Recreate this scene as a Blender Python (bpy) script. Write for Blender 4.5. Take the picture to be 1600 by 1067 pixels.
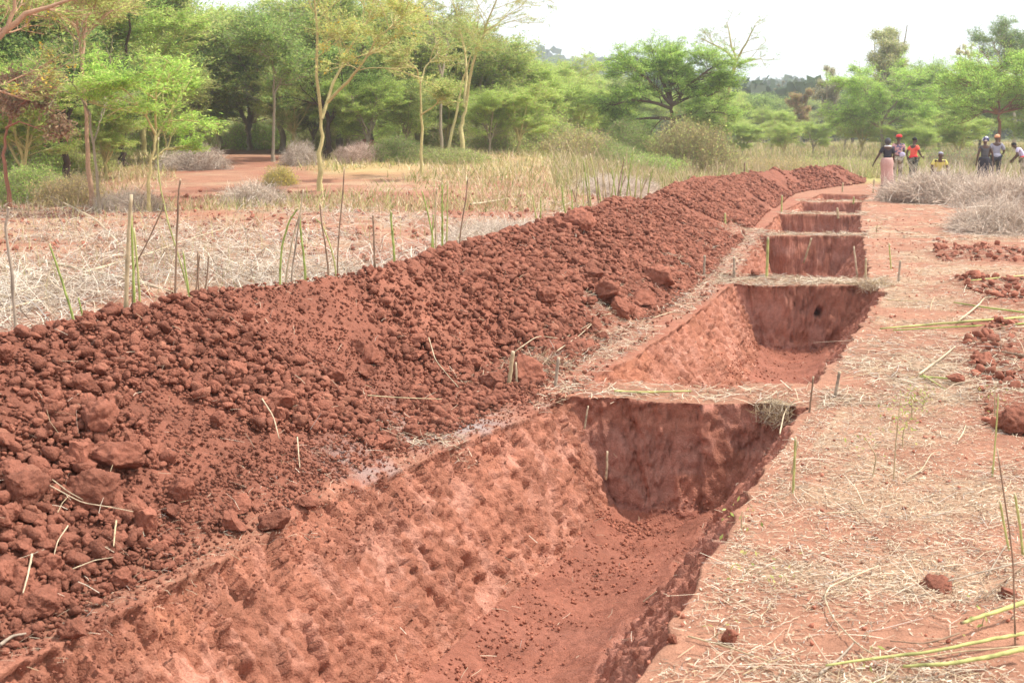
import bpy, math, random
import numpy as np
from mathutils import Vector, Matrix

for _o in list(bpy.data.objects):
    bpy.data.objects.remove(_o)
R = math.radians
SC = bpy.context.scene
COL = SC.collection

# ------------------------------------------------------------------ camera, sky, sun, exposure
EYE = 1.7
PITCH = math.atan(321.5 / 2000.0)
cam_d = bpy.data.cameras.new('camera')
cam = bpy.data.objects.new('camera', cam_d)
COL.objects.link(cam)
cam.location = (0, 0, EYE)
cam.rotation_euler = (R(90) - PITCH, 0, 0)
cam_d.sensor_width = 36
cam_d.lens = 45
cam_d.clip_start = 0.05
cam_d.clip_end = 9000
cam_d.dof.use_dof = True
cam_d.dof.focus_distance = 8.5
cam_d.dof.aperture_fstop = 7.0
SC.camera = cam

SUN_EL, SUN_AZ = 57.0, 82.0          # azimuth measured clockwise from +Y (into the picture) towards +X
world = bpy.data.worlds.new('World')
SC.world = world
world.use_nodes = True
wn = world.node_tree
wn.nodes.clear()
w_out = wn.nodes.new('ShaderNodeOutputWorld')
w_bg = wn.nodes.new('ShaderNodeBackground')
w_sky = wn.nodes.new('ShaderNodeTexSky')
w_sky.sky_type = 'NISHITA'
w_sky.sun_disc = False
w_sky.sun_elevation = R(SUN_EL)
w_sky.sun_rotation = R(SUN_AZ)
w_sky.air_density = 1.0
w_sky.dust_density = 6.0
w_sky.ozone_density = 0.6
w_mix = wn.nodes.new('ShaderNodeMix')
w_mix.data_type = 'RGBA'
w_mix.inputs[0].default_value = 0.75
w_mix.inputs[7].default_value = (9.9, 10.1, 10.5, 1)      # thin white overcast veil over the blue
wn.links.new(w_sky.outputs[0], w_mix.inputs[6])
wn.links.new(w_mix.outputs[2], w_bg.inputs[0])
w_bg.inputs[1].default_value = 0.095
wn.links.new(w_bg.outputs[0], w_out.inputs[0])

sun_d = bpy.data.lights.new('sun', 'SUN')
sun_d.energy = 3.7
sun_d.angle = R(.8)
sun_d.color = (1.0, 0.955, 0.88)
sun = bpy.data.objects.new('sun', sun_d)
COL.objects.link(sun)
_sd = Vector((math.sin(R(SUN_AZ)) * math.cos(R(SUN_EL)), math.cos(R(SUN_AZ)) * math.cos(R(SUN_EL)), math.sin(R(SUN_EL))))
sun.rotation_euler = _sd.to_track_quat('Z', 'Y').to_euler()
sun.location = (20, 10, 30)

SC.view_settings.view_transform = 'Standard'
SC.view_settings.look = 'None'
SC.view_settings.exposure = 0.8
SC.view_settings.gamma = 1.0
SC.render.engine = 'CYCLES'
SC.cycles.max_bounces = 6
SC.cycles.diffuse_bounces = 5
SC.cycles.volume_bounces = 1
SC.cycles.transparent_max_bounces = 6
SC.cycles.use_denoising = True

RNG = np.random.default_rng(7)
random.seed(7)

# ------------------------------------------------------------------ maths helpers
def ss(a, b, x):
    t = np.clip((x - a) / (b - a), 0, 1)
    return t * t * (3 - 2 * t)

def _h(ix, iy, iz, seed):
    h = (ix.astype(np.int64) * 374761393 + iy.astype(np.int64) * 668265263 + iz.astype(np.int64) * 2147483647 + seed * 1274126177) & 0xFFFFFFFF
    h = ((h ^ (h >> 13)) * 1274126177) & 0xFFFFFFFF
    h = ((h ^ (h >> 16)) * 2246822519) & 0xFFFFFFFF
    return ((h ^ (h >> 15)) & 0xFFFFFF) / 16777215.0

def vnoise(x, y, z=None, seed=0):
    x = np.asarray(x, float); y = np.asarray(y, float)
    if z is None:
        x0 = np.floor(x); y0 = np.floor(y); fx = x - x0; fy = y - y0
        fx = fx * fx * (3 - 2 * fx); fy = fy * fy * (3 - 2 * fy)
        o = np.zeros_like(x0)
        a = _h(x0, y0, o, seed); b = _h(x0 + 1, y0, o, seed); c = _h(x0, y0 + 1, o, seed); d = _h(x0 + 1, y0 + 1, o, seed)
        return ((a + (b - a) * fx) * (1 - fy) + (c + (d - c) * fx) * fy) * 2 - 1
    z = np.asarray(z, float)
    x0 = np.floor(x); y0 = np.floor(y); z0 = np.floor(z)
    fx = x - x0; fy = y - y0; fz = z - z0
    fx = fx * fx * (3 - 2 * fx); fy = fy * fy * (3 - 2 * fy); fz = fz * fz * (3 - 2 * fz)
    r = 0
    for dx in (0, 1):
        for dy in (0, 1):
            for dz in (0, 1):
                w = (fx if dx else 1 - fx) * (fy if dy else 1 - fy) * (fz if dz else 1 - fz)
                r = r + w * _h(x0 + dx, y0 + dy, z0 + dz, seed)
    return r * 2 - 1

def fbm(x, y, z=None, oct=4, seed=0, gain=0.5):
    r = 0; a = 1.0; tot = 0
    for i in range(oct):
        k = 2.03 ** i
        r = r + a * vnoise(x * k + 17.3 * i, y * k - 9.1 * i, None if z is None else z * k + 3.7 * i, seed + i)
        tot += a; a *= gain
    return r / tot

def worley(x, y, seed=0):
    x0 = np.floor(x); y0 = np.floor(y)
    best = np.full(x.shape, 9.0); cell = np.zeros(x.shape)
    o = np.zeros_like(x0)
    for dx in (-1, 0, 1):
        for dy in (-1, 0, 1):
            cx_ = x0 + dx; cy_ = y0 + dy
            px = cx_ + _h(cx_, cy_, o, seed); py = cy_ + _h(cx_, cy_, o, seed + 5)
            d = (px - x) ** 2 + (py - y) ** 2
            rr = _h(cx_, cy_, o, seed + 11)
            m = d < best
            best = np.where(m, d, best); cell = np.where(m, rr, cell)
    return np.sqrt(best), cell

# ------------------------------------------------------------------ the lie of the land
_cs = np.array([-20, 2, 4.4, 8.2, 14.8, 22.5, 28.3, 34, 38, 44, 60, 120, 3000.])
_cx = np.array([-10.5, -1.4, -.38, 1.2, 3.37, 5.3, 6.8, 8.5, 9.9, 12.6, 17, 30, 30.])
def cx(s):
    s = np.asarray(s, float)
    r = 0
    for d in (-.9, -.45, 0, .45, .9):
        r = r + np.interp(s + d, _cs, _cx)
    return r / 5

def tL(s): return np.interp(s, [3, 4.4, 5.9, 7.0, 8.4, 9.9, 12, 15, 22.7, 28.3, 34, 38], [-1.05, -1.02, -1.06, -.92, -.85, -.8, -.78, -.8, -.97, -.92, -.82, -.75])
def tR(s): return np.interp(s, [3, 4, 6, 7.1, 8.1, 8.8, 11, 13.7, 14.6, 16, 22, 28, 34, 38], [1.1, 1.02, .87, .82, .8, .78, .86, 1.0, .8, .8, .88, .84, .8, .8])

# nearest pit first: near end, far end, depth
PITS = [(2.7, 8.2, .80, .60, .66), (8.78, 14.75, .80, .46, .60), (15.55, 22.3, .80, .30, .55),
        (23.1, 28.0, .75, .30, .45), (28.9, 33.6, .68, .30, .42), (34.5, 37.6, .5, .3, .3)]

def dug(x, s, t):
    return ss(1.75, 2.2, t + .5 * fbm(x * .8, s * .6, seed=51)) * (1 - ss(6, 9, t)) * ss(6.5, 8, s) * (1 - ss(21, 25, s)) * ss(-.1, .2, fbm(x * .75 + 4, s * .5, oct=3, seed=53) + .16)

def base_z(x, s):
    t = x - cx(s)
    z = 0.025 * fbm(x * .9, s * .9, oct=3, seed=3) + 0.05 * fbm(x * .17, s * .17, oct=2, seed=9)
    pxr = x / np.maximum(s, 1)
    left = 1 - ss(-.02, .16, pxr)
    z = z + left * (1.0 * ss(27, 50, s) + 1.2 * ss(50, 90, s))
    z = z + (1 - left) * (.75 * ss(62, 130, s))
    z = z + 9.0 * ss(140, 420, s)
    ridge = np.interp(pxr, [-.6, -.1, 0, .08, .18, .3, .5], [26, 25, 23, 18, 9, 4, 2])
    z = z + ridge * ss(330, 720, s) * (1 + .13 * fbm(x / 90, s / 90, oct=3, seed=31))
    ridge2 = np.interp(pxr, [-.6, 0, .1, .2, .3, .5], [40, 40, 35, 26, 21, 19])
    z = z + ridge2 * ss(900, 1500, s) * (1 + .12 * fbm(x / 160, s / 160, oct=3, seed=33))
    # rough dug soil at the right-hand side of the path
    rough = dug(x, s, t)
    z = z + rough * (.04 + .09 * fbm(x * 2.4, s * 2.4, oct=4, seed=55))
    return z

def bank_h(t, s):
    n = .10 * fbm(s * .55, t * 0 + 2, oct=3, seed=71)
    front = -1.30 + .14 * (1 - ss(6, 8, s)) + .16 * fbm(s * .9, t * 0, oct=3, seed=73) - .36 * np.exp(-((s - 8.9) / 1.5) ** 2) - .35 * ss(30, 40, s)
    crest = -2.52 - .16 * ss(9, 16, s) + .12 * fbm(s * .5, t * 0 + 7, oct=2, seed=75) + .9*ss(40,47,s)
    hc = (np.interp(s, [0, 4, 8, 16, 28, 38, 46, 52], [.84, .84, .82, .80, .76, .66, .58, .4]) + n * .8)
    back = crest - 1.15
    a = np.clip((front + .9*ss(40,47,s) - t) / np.maximum(front + .9*ss(40,47,s) - crest, .3), 0, 1)
    b = np.clip((t - back) / 1.15, 0, 1)
    p = np.minimum(a, b)
    k = np.maximum(1 - np.abs(a - b) / .3, 0) * .055          # round the crest
    return np.maximum(hc * (p - k * (p > .5)), 0) * (1 - ss(49, 53, s)), p

def pit_z(t, s, x):
    z = np.zeros_like(t); wall = np.zeros_like(t); which = np.zeros_like(t)
    ed = .075 * fbm(s * 1.6, t * 1.6, oct=4, seed=81, gain=.6)
    for i, (a, b, D, bl, br) in enumerate(PITS):
        m = (s > a - .8) & (s < b + .8) & (t > -1.6) & (t < 1.6)
        if not m.any(): continue
        S = s[m]; T = t[m]; E = ed[m]
        far = b - .22 * T + (.06 if i < 2 else .14) * vnoise(T * 2.2, T * 0 + i * 3.3, seed=82) + .012 * vnoise(T * 9, T * 0 + i, seed=84)
        near = a - .15 * T - E * 1.6 + (.05 if i < 2 else .12) * vnoise(T * 2.6, T * 0 + i * 7.7, seed=88)
        if i == 0: bl_ = np.interp(S, [3, 6, 7.7, 8.2], [.72, .64, .44, .36])
        elif i == 1: bl_ = np.interp(S, [8.8, 10, 13, 15], [.9, .75, .55, .4])
        else: bl_ = bl
        bf = .20 + 0 * S
        u = np.minimum(np.minimum((T - tL(S) + E) / bl_, (tR(S) + E * 1.2 + .03 * vnoise(S * 7, T * 0, seed=86) - T) / br), np.minimum((far - S) / bf, (S - near) / .25))
        u = np.clip(u, 0, 1.6)
        # floor keeps a little loose fill at the foot of each wall
        prof = np.where(u < .82, u * 1.0, .82 + .18 * (1 - np.exp(-(u - .82) * 3.2)) / .917)
        prof = np.clip(prof, 0, 1.02)
        ins = u > .0
        if i < 5:
            c_ = (b + PITS[i + 1][0]) / 2 - .2 * T; hw = (PITS[i + 1][0] - b) / 2 + .12
            z[m] = z[m] - np.clip(1 - ((S - c_) / hw) ** 2, 0, 1) ** .5 * (np.abs(T) < 1.0) * ss(1.0, .8, np.abs(T)) * (.03 + .035 * fbm(T * 2.5, S * 2, oct=3, seed=89 + i))
        z[m] = np.minimum(z[m], -D * prof)
        wall[m] = np.where(ins, np.where((u > .015) & (u < .9), 1.0, 0.0) + np.where(u >= .9, 2.0, 0.0), wall[m])
        fw = ((far - S) / bf < np.minimum((T - tL(S)) / bl_, (tR(S) - T) / br)) & (u < 1)
        which[m] = np.where(u > .015, i + 1 + np.where(fw, .5, 0), which[m])
    return z, wall, which

def ground_z(x, s):
    x = np.asarray(x, float); s = np.asarray(s, float)
    sh = np.broadcast(x, s).shape
    x = np.broadcast_to(x, sh).ravel().copy(); s = np.broadcast_to(s, sh).ravel().copy()
    t = x - cx(s)
    z = base_z(x, s) + bank_h(t, s)[0] + pit_z(t, s, x)[0]
    return z.reshape(sh)

def gz(x, y): return float(ground_z(np.array([x]), np.array([y]))[0])

FW = Vector((0, math.cos(PITCH), -math.sin(PITCH))); UPV = Vector((0, math.sin(PITCH), math.cos(PITCH)))
def ray(px, py):
    return FW + UPV * (-(py - 533.5) / 2000.0) + Vector(((px - 800) / 2000.0, 0, 0))

_ts = np.concatenate([np.arange(2, 20, .02), np.arange(20, 120, .1), np.arange(120, 400, .5)])
def hit(px, py, lift=0.0):
    """where the sight line through a point of the photo meets the ground"""
    d = ray(px, py)
    P = np.array([[d.x, d.y, d.z]]) * _ts[:, None] / d.y
    P[:, 2] += EYE
    g = ground_z(P[:, 0], P[:, 1]) + lift
    k = np.argmax(P[:, 2] < g)
    if not (P[:, 2] < g).any(): k = len(_ts) - 1
    return Vector((P[k, 0], P[k, 1], g[k]))

def at(px, py, s):
    """point on the sight line at distance s (metres along the ground)"""
    d = ray(px, py)
    return Vector((0, 0, EYE)) + d * (s / d.y)

# ------------------------------------------------------------------ mesh helpers
def mk_mesh(name, V, F, col=None, smooth=False):
    V = np.ascontiguousarray(V, dtype=np.float32); F = np.ascontiguousarray(F, dtype=np.int32)
    me = bpy.data.meshes.new(name)
    me.vertices.add(len(V)); me.vertices.foreach_set('co', V.ravel())
    k = F.shape[1]
    me.loops.add(F.size); me.loops.foreach_set('vertex_index', F.ravel())
    me.polygons.add(len(F)); me.polygons.foreach_set('loop_start', np.arange(0, F.size, k, dtype=np.int32))
    me.update(calc_edges=True)
    if smooth: me.polygons.foreach_set('use_smooth', np.ones(len(F), bool))
    if col is not None:
        a = me.color_attributes.new('col', 'FLOAT_COLOR', 'POINT')
        c = np.ones((len(V), 4), np.float32); c[:, :3] = col
        a.data.foreach_set('color', c.ravel())
    return me

def link(name, me, m, parent=None, label=None, cat=None, group=None, kind=None, loc=None):
    o = bpy.data.objects.new(name, me); COL.objects.link(o)
    if me is not None and m is not None:
        me.materials.clear() if len(me.materials) else None
        me.materials.append(m)
    if parent is not None: o.parent = parent
    if label: o['label'] = label
    if cat: o['category'] = cat
    if group: o['group'] = group
    if kind: o['kind'] = kind
    if loc is not None: o.location = loc
    return o

def tubes(P, Rd, sides=5):
    """P (B,K,3) polylines, Rd (B,K) radii -> verts, quads"""
    B, K, _ = P.shape
    T = np.gradient(P, axis=1)
    T /= np.maximum(np.linalg.norm(T, axis=2, keepdims=True), 1e-9)
    up = np.where(np.abs(T[..., 2:3]) > .8, np.array([1., 0, 0]), np.array([0, 0, 1.]))
    up = np.broadcast_to(up[:, :1], T.shape)
    A = np.cross(T, up); A /= np.maximum(np.linalg.norm(A, axis=2, keepdims=True), 1e-9)
    Bv = np.cross(T, A)
    an = np.arange(sides) * 2 * math.pi / sides
    V = P[:, :, None] + Rd[:, :, None, None] * (A[:, :, None] * np.cos(an)[None, None, :, None] + Bv[:, :, None] * np.sin(an)[None, None, :, None])
    idx = np.arange(B * K * sides).reshape(B, K, sides)
    a = idx[:, :-1]; b = idx[:, 1:]
    F = np.stack([a, np.roll(a, -1, 2), np.roll(b, -1, 2), b], -1).reshape(-1, 4)
    return V.reshape(-1, 3), F

def merge(parts):
    Vs, Fs, Cs, n = [], [], [], 0
    for p in parts:
        Vs.append(p[0]); Fs.append(p[1] + n); n += len(p[0])
        if len(p) > 2: Cs.append(p[2])
    return np.concatenate(Vs), np.concatenate(Fs), (np.concatenate(Cs) if Cs else None)

# ------------------------------------------------------------------ materials
def new_mat(name):
    m = bpy.data.materials.new(name); m.use_nodes = True
    nt = m.node_tree; nt.nodes.clear()
    out = nt.nodes.new('ShaderNodeOutputMaterial'); b = nt.nodes.new('ShaderNodeBsdfPrincipled')
    nt.links.new(b.outputs[0], out.inputs[0])
    return m, nt, b, out

def add_noise_col(nt, src, scales, amps, coord='Object'):
    tc = nt.nodes.new('ShaderNodeTexCoord')
    cur = src
    for sc, am in zip(scales, amps):
        n = nt.nodes.new('ShaderNodeTexNoise'); n.inputs['Scale'].default_value = sc; n.inputs['Detail'].default_value = 5; n.inputs['Roughness'].default_value = .65
        nt.links.new(tc.outputs[coord], n.inputs['Vector'])
        mr = nt.nodes.new('ShaderNodeMapRange'); mr.inputs[1].default_value = .3; mr.inputs[2].default_value = .7
        mr.inputs[3].default_value = 1 - am; mr.inputs[4].default_value = 1 + am
        nt.links.new(n.outputs[0], mr.inputs[0])
        mm = nt.nodes.new('ShaderNodeVectorMath'); mm.operation = 'SCALE'
        nt.links.new(cur, mm.inputs[0]); nt.links.new(mr.outputs[0], mm.inputs['Scale'])
        cur = mm.outputs[0]
    return cur, tc

def soil_mat(name, attr=True, color=(.3, .1, .06), bump=.6, scale=1.0, grain=.006):
    m, nt, b, out = new_mat(name)
    if attr:
        a = nt.nodes.new('ShaderNodeAttribute'); a.attribute_name = 'col'; src = a.outputs['Color']
    else:
        oi = nt.nodes.new('ShaderNodeObjectInfo')
        mix = nt.nodes.new('ShaderNodeMix'); mix.data_type = 'RGBA'
        mix.inputs[6].default_value = (*[c * .78 for c in color], 1); mix.inputs[7].default_value = (*[c * 1.25 for c in color], 1)
        nt.links.new(oi.outputs['Random'], mix.inputs[0]); src = mix.outputs[2]
    cur, tc = add_noise_col(nt, src, (3.0 * scale, 26 * scale, 150 * scale), (.16, .20, .22), 'Object')
    nt.links.new(cur, b.inputs['Base Color'])
    b.inputs['Roughness'].default_value = .95
    b.inputs['Specular IOR Level'].default_value = .15
    n1 = nt.nodes.new('ShaderNodeTexNoise'); n1.inputs['Scale'].default_value = 45 * scale; n1.inputs['Detail'].default_value = 8; n1.inputs['Roughness'].default_value = .72
    n2 = nt.nodes.new('ShaderNodeTexVoronoi'); n2.inputs['Scale'].default_value = 95 * scale
    nt.links.new(tc.outputs['Object'], n1.inputs['Vector']); nt.links.new(tc.outputs['Object'], n2.inputs['Vector'])
    ad = nt.nodes.new('ShaderNodeMath'); ad.operation = 'MULTIPLY_ADD'; ad.inputs[1].default_value = -.35
    nt.links.new(n2.outputs['Distance'], ad.inputs[0]); nt.links.new(n1.outputs[0], ad.inputs[2])
    bp = nt.nodes.new('ShaderNodeBump'); bp.inputs['Strength'].default_value = bump; bp.inputs['Distance'].default_value = grain * 4
    nt.links.new(ad.outputs[0], bp.inputs['Height']); nt.links.new(bp.outputs[0], b.inputs['Normal'])
    return m

def attr_mat(name, rough=.8, transl=0.0, spec=.2, noise=None):
    m, nt, b, out = new_mat(name)
    a = nt.nodes.new('ShaderNodeAttribute'); a.attribute_name = 'col'; src = a.outputs['Color']
    if noise: src, _ = add_noise_col(nt, src, *noise)
    nt.links.new(src, b.inputs['Base Color'])
    b.inputs['Roughness'].default_value = rough; b.inputs['Specular IOR Level'].default_value = spec
    if transl:
        t = nt.nodes.new('ShaderNodeBsdfTranslucent'); nt.links.new(src, t.inputs[0])
        mx = nt.nodes.new('ShaderNodeMixShader'); mx.inputs[0].default_value = transl
        nt.links.new(b.outputs[0], mx.inputs[1]); nt.links.new(t.outputs[0], mx.inputs[2]); nt.links.new(mx.outputs[0], out.inputs[0])
    return m

def plain(name, color, rough=.8, scales=(6, 60), amps=(.12, .15), bump=.25, bscale=60, spec=.2, dist=.01):
    m, nt, b, out = new_mat(name)
    rgb = nt.nodes.new('ShaderNodeRGB'); rgb.outputs[0].default_value = (*color, 1)
    cur, tc = add_noise_col(nt, rgb.outputs[0], scales, amps)
    nt.links.new(cur, b.inputs['Base Color']); b.inputs['Roughness'].default_value = rough; b.inputs['Specular IOR Level'].default_value = spec
    n = nt.nodes.new('ShaderNodeTexNoise'); n.inputs['Scale'].default_value = bscale; n.inputs['Detail'].default_value = 4
    nt.links.new(tc.outputs['Object'], n.inputs['Vector'])
    bp = nt.nodes.new('ShaderNodeBump'); bp.inputs['Strength'].default_value = bump; bp.inputs['Distance'].default_value = dist
    nt.links.new(n.outputs[0], bp.inputs['Height']); nt.links.new(bp.outputs[0], b.inputs['Normal'])
    return m

C_DRY = np.array([.325, .160, .102]); C_BANK = np.array([.232, .089, .057]); C_WALL = np.array([.335, .138, .088])
C_POL = np.array([.47, .230, .165]); C_LIT = np.array([.52, .37, .24]); C_GRASS = np.array([.30, .30, .10]); C_ASH = np.array([.30, .25, .235])

M_SOIL = soil_mat('red_soil', bump=.6); M_CLOD = soil_mat('clod_soil', bump=.75, grain=.005); M_CRUMB = soil_mat('crumb_soil', bump=.12, grain=.002)
M_CLOD1 = soil_mat('clod_soil_lumps', attr=False, color=tuple(C_BANK * 1.08), bump=.8, scale=.35, grain=.0016)
M_STRAW = attr_mat('straw', .7, .15)
M_LEAF = attr_mat('leaf', .6, .55, .25)
M_BARK = attr_mat('bark', .85, 0, .15, ((3., 25.), (.15, .2)))
M_TWIG = attr_mat('dry_twig', .85, 0, .1)

# ------------------------------------------------------------------ ground sheet
def build_ground():
    def geo(a, b, n): return a * (b / a) ** (np.arange(n) / n)
    t = np.concatenate([-geo(60, 900, 26)[::-1], -geo(8.2, 60, 60)[::-1], np.arange(-8, -3.8, .06), np.arange(-3.8, -1.45, .014), np.arange(-1.45, -.2, .009),
                        np.arange(-.2, .3, .012), np.arange(.3, 1.15, .0095), np.arange(1.15, 3, .018), np.arange(3, 8, .05), geo(8, 60, 60), geo(60, 900, 27), [900]])
    t = np.unique(np.round(t, 4))
    s = [-40, -20, -8, -3, 0, 1.2, 2.0]
    v = 2.4
    while v < 56:
        s.append(v)
        d = max(.0075, .0021 * v)
        for a, b, D, _, _ in PITS:
            if b - .40 < v < b + .14: d = min(d, max(.0055, .00075 * v))
        if v > 38.5: d = .15 + (v - 38.5) * .02
        v += d
    s = np.concatenate([s, geo(56.5, 3000, 110), [3000]])
    S, T = np.meshgrid(s, t, indexing='ij')
    S = S - .22 * np.clip(T, -1.5, 1.5)
    X = cx(S) + T
    shp = S.shape
    f = lambda a: a.ravel()
    X, S, T = f(X), f(S), f(T)
    bz = base_z(X, S); bh, bp = bank_h(T, S); pz, wall, which = pit_z(T, S, X)
    Z = bz + bh + pz
    near = (S > 2) & (S < 56) & (T > -5) & (T < 9)
    bank = near & (bp > 0.0) & (bh > 0)
    bw = np.zeros_like(Z); bw[bank] = ss(0, .12, bp[bank])
    # lumps of the spoil bank
    dd = np.zeros_like(Z)
    xb, sb = X[bank], S[bank]
    fs_ = 1 / (1 + .02 * sb)
    l1, c1 = worley((xb * 7 + .3 * vnoise(xb * 9, sb * 9)) * np.where(sb > 22, .6, 1.), sb * np.where(sb > 22, 4.2, 7.), 3)
    l2, c2 = worley(xb * 17, sb * 17 + .3 * vnoise(xb * 20, sb * 20), 4)
    l3, c3 = worley(xb * 38, sb * 38, 6)
    rough = ss(-.25, .25, fbm(xb * .8, sb * .8, oct=3, seed=91))
    lump = .032 * (c1 > .45) * np.sqrt(np.clip(.36 - l1 ** 2, 0, 1)) + .028 * np.sqrt(np.clip(.4 - l2 ** 2, 0, 1)) * (c2 > .3) + .012 * np.sqrt(np.clip(.4 - l3 ** 2, 0, 1))
    dd[bank] = (lump * (.45 + .55 * rough) * (1 + .035 * sb) + .018 * fbm(xb * 3, sb * 3, oct=4, seed=93) - .022) * bw[bank]
    col = np.tile(C_DRY, (len(Z), 1))
    P = np.stack([X, S, Z + dd], -1).reshape(*shp, 3)
    # surface normals for sideways displacement of the pit walls
    dS = np.gradient(P, axis=0); dT = np.gradient(P, axis=1)
    N = np.cross(dT, dS); N /= np.maximum(np.linalg.norm(N, axis=2, keepdims=True), 1e-12)
    P = P.reshape(-1, 3); N = N.reshape(-1, 3)
    w = near & (which > 0)
    x, y, z = P[w].T
    wl = wall[w]; wh = which[w]; tt = T[w]; isfar = (np.round(wh * 2) % 2) == 1
    isleft = (~isfar) & (tt < 0) & (wl < 1.5); isright = (~isfar) & (tt > 0) & (wl < 1.5)
    u = -z
    d = np.zeros_like(x)
    # hoe strokes running down the left wall
    st = y * 9.5 + x * 2 + .9 * fbm(y * 2, u * 3, oct=2, seed=101)
    cut = ss(-.35, .35, fbm(x * 1.6, y * 1.6, z * 2.2, oct=3, seed=104))
    g1 = vnoise(st, u * 3.2 + y * .8, seed=103); g2 = vnoise(st * 2.1 + 5, u * 6 + y, seed=105)
    amp2 = np.where(wh >= 2, 1.15, .95)
    def facets(a, b, sd):
        a = a + .8 * vnoise(a * .45, b * .6, seed=sd + 9) + .2 * vnoise(a * 2.1, b * 2.3, seed=sd + 8); b = b + .5 * vnoise(a * .8, b * .5, seed=sd + 7)
        i = np.floor(a); o = np.zeros_like(i); b = b + _h(i, o, o, sd); j = np.floor(b); fa = a - i; fb = b - j
        r1 = _h(i, j, o, sd + 1); r2 = _h(i, j, o, sd + 2); r3 = _h(i, j, o, sd + 3)
        return fa * (.3 + r1) + fb * (r2 - .2) * .8 + r3 * .8, r3
    fcl, frl = facets(y * 9.5 + x * 3 + u * 3.0, u * 3.0, 501)
    fcs, frs = facets(y * 24 + x * 8 - u * 9, u * 8 + y * 3, 511)
    fcf, frf = facets(x * 5.5 + .3 * u, u * 2.1, 521)
    stroke = (-.046 * fcl * (.5 + .6 * cut) - .026 * fcs * (1.2 - .5 * cut) + .008 * g2 + .03) * amp2
    rough3 = .045 * fbm(x * 5, y * 5, z * 5, oct=5, seed=107, gain=.62) + .016 * vnoise(x * 34, y * 34, z * 34, seed=109)
    rough3 = rough3 + .012 * vnoise(x * 60, y * 60, z * 60, seed=110) - .006 * ss(.25, .0, worley(y * 13 + x * 5, u * 9 + .4 * vnoise(x * 8, y * 8, seed=1), 8)[0]); pock = fbm(x * 9, y * 9, z * 9, oct=3, seed=108); rough3 = rough3 - .016 * ss(.22, .5, pock)
    d += np.where(isleft, stroke + rough3 * .85, 0)
    d += np.where(isright, -.03 * fcl - .012 * fcs + rough3 * .8 + .02, 0)
    spade = vnoise(x * 6.5, z * 2.6 + 3, seed=113)
    df = np.where(isfar, np.where(wh >= 3, .4, 1) * (-.045 * fcf + .03) + rough3 * (.5 + .8 * ss(.0, .4, -spade)) + .012 * vnoise(x * 11, z * 5, seed=115), 0) * ss(.01, .06, u)
    ledge = ss(.06, .14, fbm(x * 7 + u * 2, y * 7, z * 10, oct=4, seed=119, gain=.6)) + .6 * ss(.1, .18, fbm(x * 15, y * 15, z * 18 + 4, oct=3, seed=120))
    d -= np.where(wl < 1.5, .016 * ledge, 0) * ~isfar; df = df - np.where(isfar, .016 * ledge, 0)
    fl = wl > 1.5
    d += np.where(fl, .022 * fbm(x * 4, y * 4, oct=3, seed=117) + .012 * np.sqrt(np.clip(.3 - worley(x * 22, y * 22, 7)[0] ** 2, 0, 1)), 0)
    P[w] += N[w] * d[:, None]
    P[w, 1] -= df
    # burrow in the far wall of the second pit
    hole = at(1277, 487, 14.7)
    r = np.sqrt((P[:, 0] - hole.x) ** 2 + (P[:, 2] - hole.z) ** 2)
    hm = (r < .052) & (np.abs(P[:, 1] - 14.8) < .6) & (which > 0)
    P[hm, 1] += .30 * (1 - ss(.03, .052, r[hm])) ; P[hm, 2] -= .03 * (1 - ss(.02, .05, r[hm]))
    # fine relief of the walked ground
    g = near & ~bank & (which == 0)
    P[g, 2] += .006 * fbm(X[g] * 9, S[g] * 9, oct=4, seed=121, gain=.6) + .004 * fbm(X[g] * 60, S[g] * 40, oct=2, seed=123)
    # ---- soil colours
    n1 = fbm(X * 1.1, S * 1.1, oct=4, seed=131); n2 = fbm(X * 5, S * 5, oct=3, seed=133)
    col = C_DRY * (1 + .12 * n1 + .08 * n2)[:, None]
    lit = ss(.0, .45, fbm(X * 1.7, S * 1.7, oct=4, seed=135) + .12) * .55
    side = ((T > 1.0) | (T < -3.6)) & (S < 60)
    col = np.where(side[:, None], col * (1 - lit[:, None]) + C_LIT * .8 * lit[:, None], col)
    dg_ = (dug(X, S, T) * (S < 40) * .85)[:, None]; col = col * (1 - dg_) + C_BANK * 1.15 * dg_
    lf_ = ((T < -3.9) & (S < 60)) * ss(.0, .35, fbm(X * .6 + 9, S * .35, oct=4, seed=136)) * .6
    col = col * (1 - lf_[:, None]) + C_BANK * 1.2 * lf_[:, None]
    bm_ = (ss(-1.75, -1.5, T) * (1 - ss(-.75, -.6, T)) * (S < 36) * (.55 + .45 * ss(-.2, .3, fbm(X * 3, S * 3, oct=3, seed=138))))[:, None]
    col = col * (1 - bm_) + (C_WALL * .55 + C_BANK * .5) * bm_
    # grass and dry meadow further off
    mead = ss(43, 52, S) * ss(.0, .05, X / np.maximum(S, 1)) + ss(35, 45, S) * (1 - ss(.0, .05, X / np.maximum(S, 1))) * (1 - (1 - ss(.045, .07, np.abs(X / np.maximum(S, 1) + .21))) * (1 - ss(60, 70, S))) * .85
    mead = np.clip(mead, 0, 1) * np.clip(.75 + .6 * fbm(X * .25, S * .12, oct=3, seed=137), 0, 1)
    gcol = C_GRASS * (1 + .2 * fbm(X * .5, S * .5, oct=3, seed=139))[:, None] + np.array([.16, .09, .03]) * ss(-.2, .5, fbm(X * .2 + 8, S * .1, oct=2, seed=141))[:, None]
    col = col * (1 - mead[:, None]) + gcol * mead[:, None]
    far = ss(130, 200, S)[:, None]
    col = col * (1 - far) + np.array([.07, .11, .035]) * far
    k = bw[:, None] * (near & (bh > 0))[:, None]
    bc = C_BANK * (1 + .18 * n1 + .14 * n2)[:, None]
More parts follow.
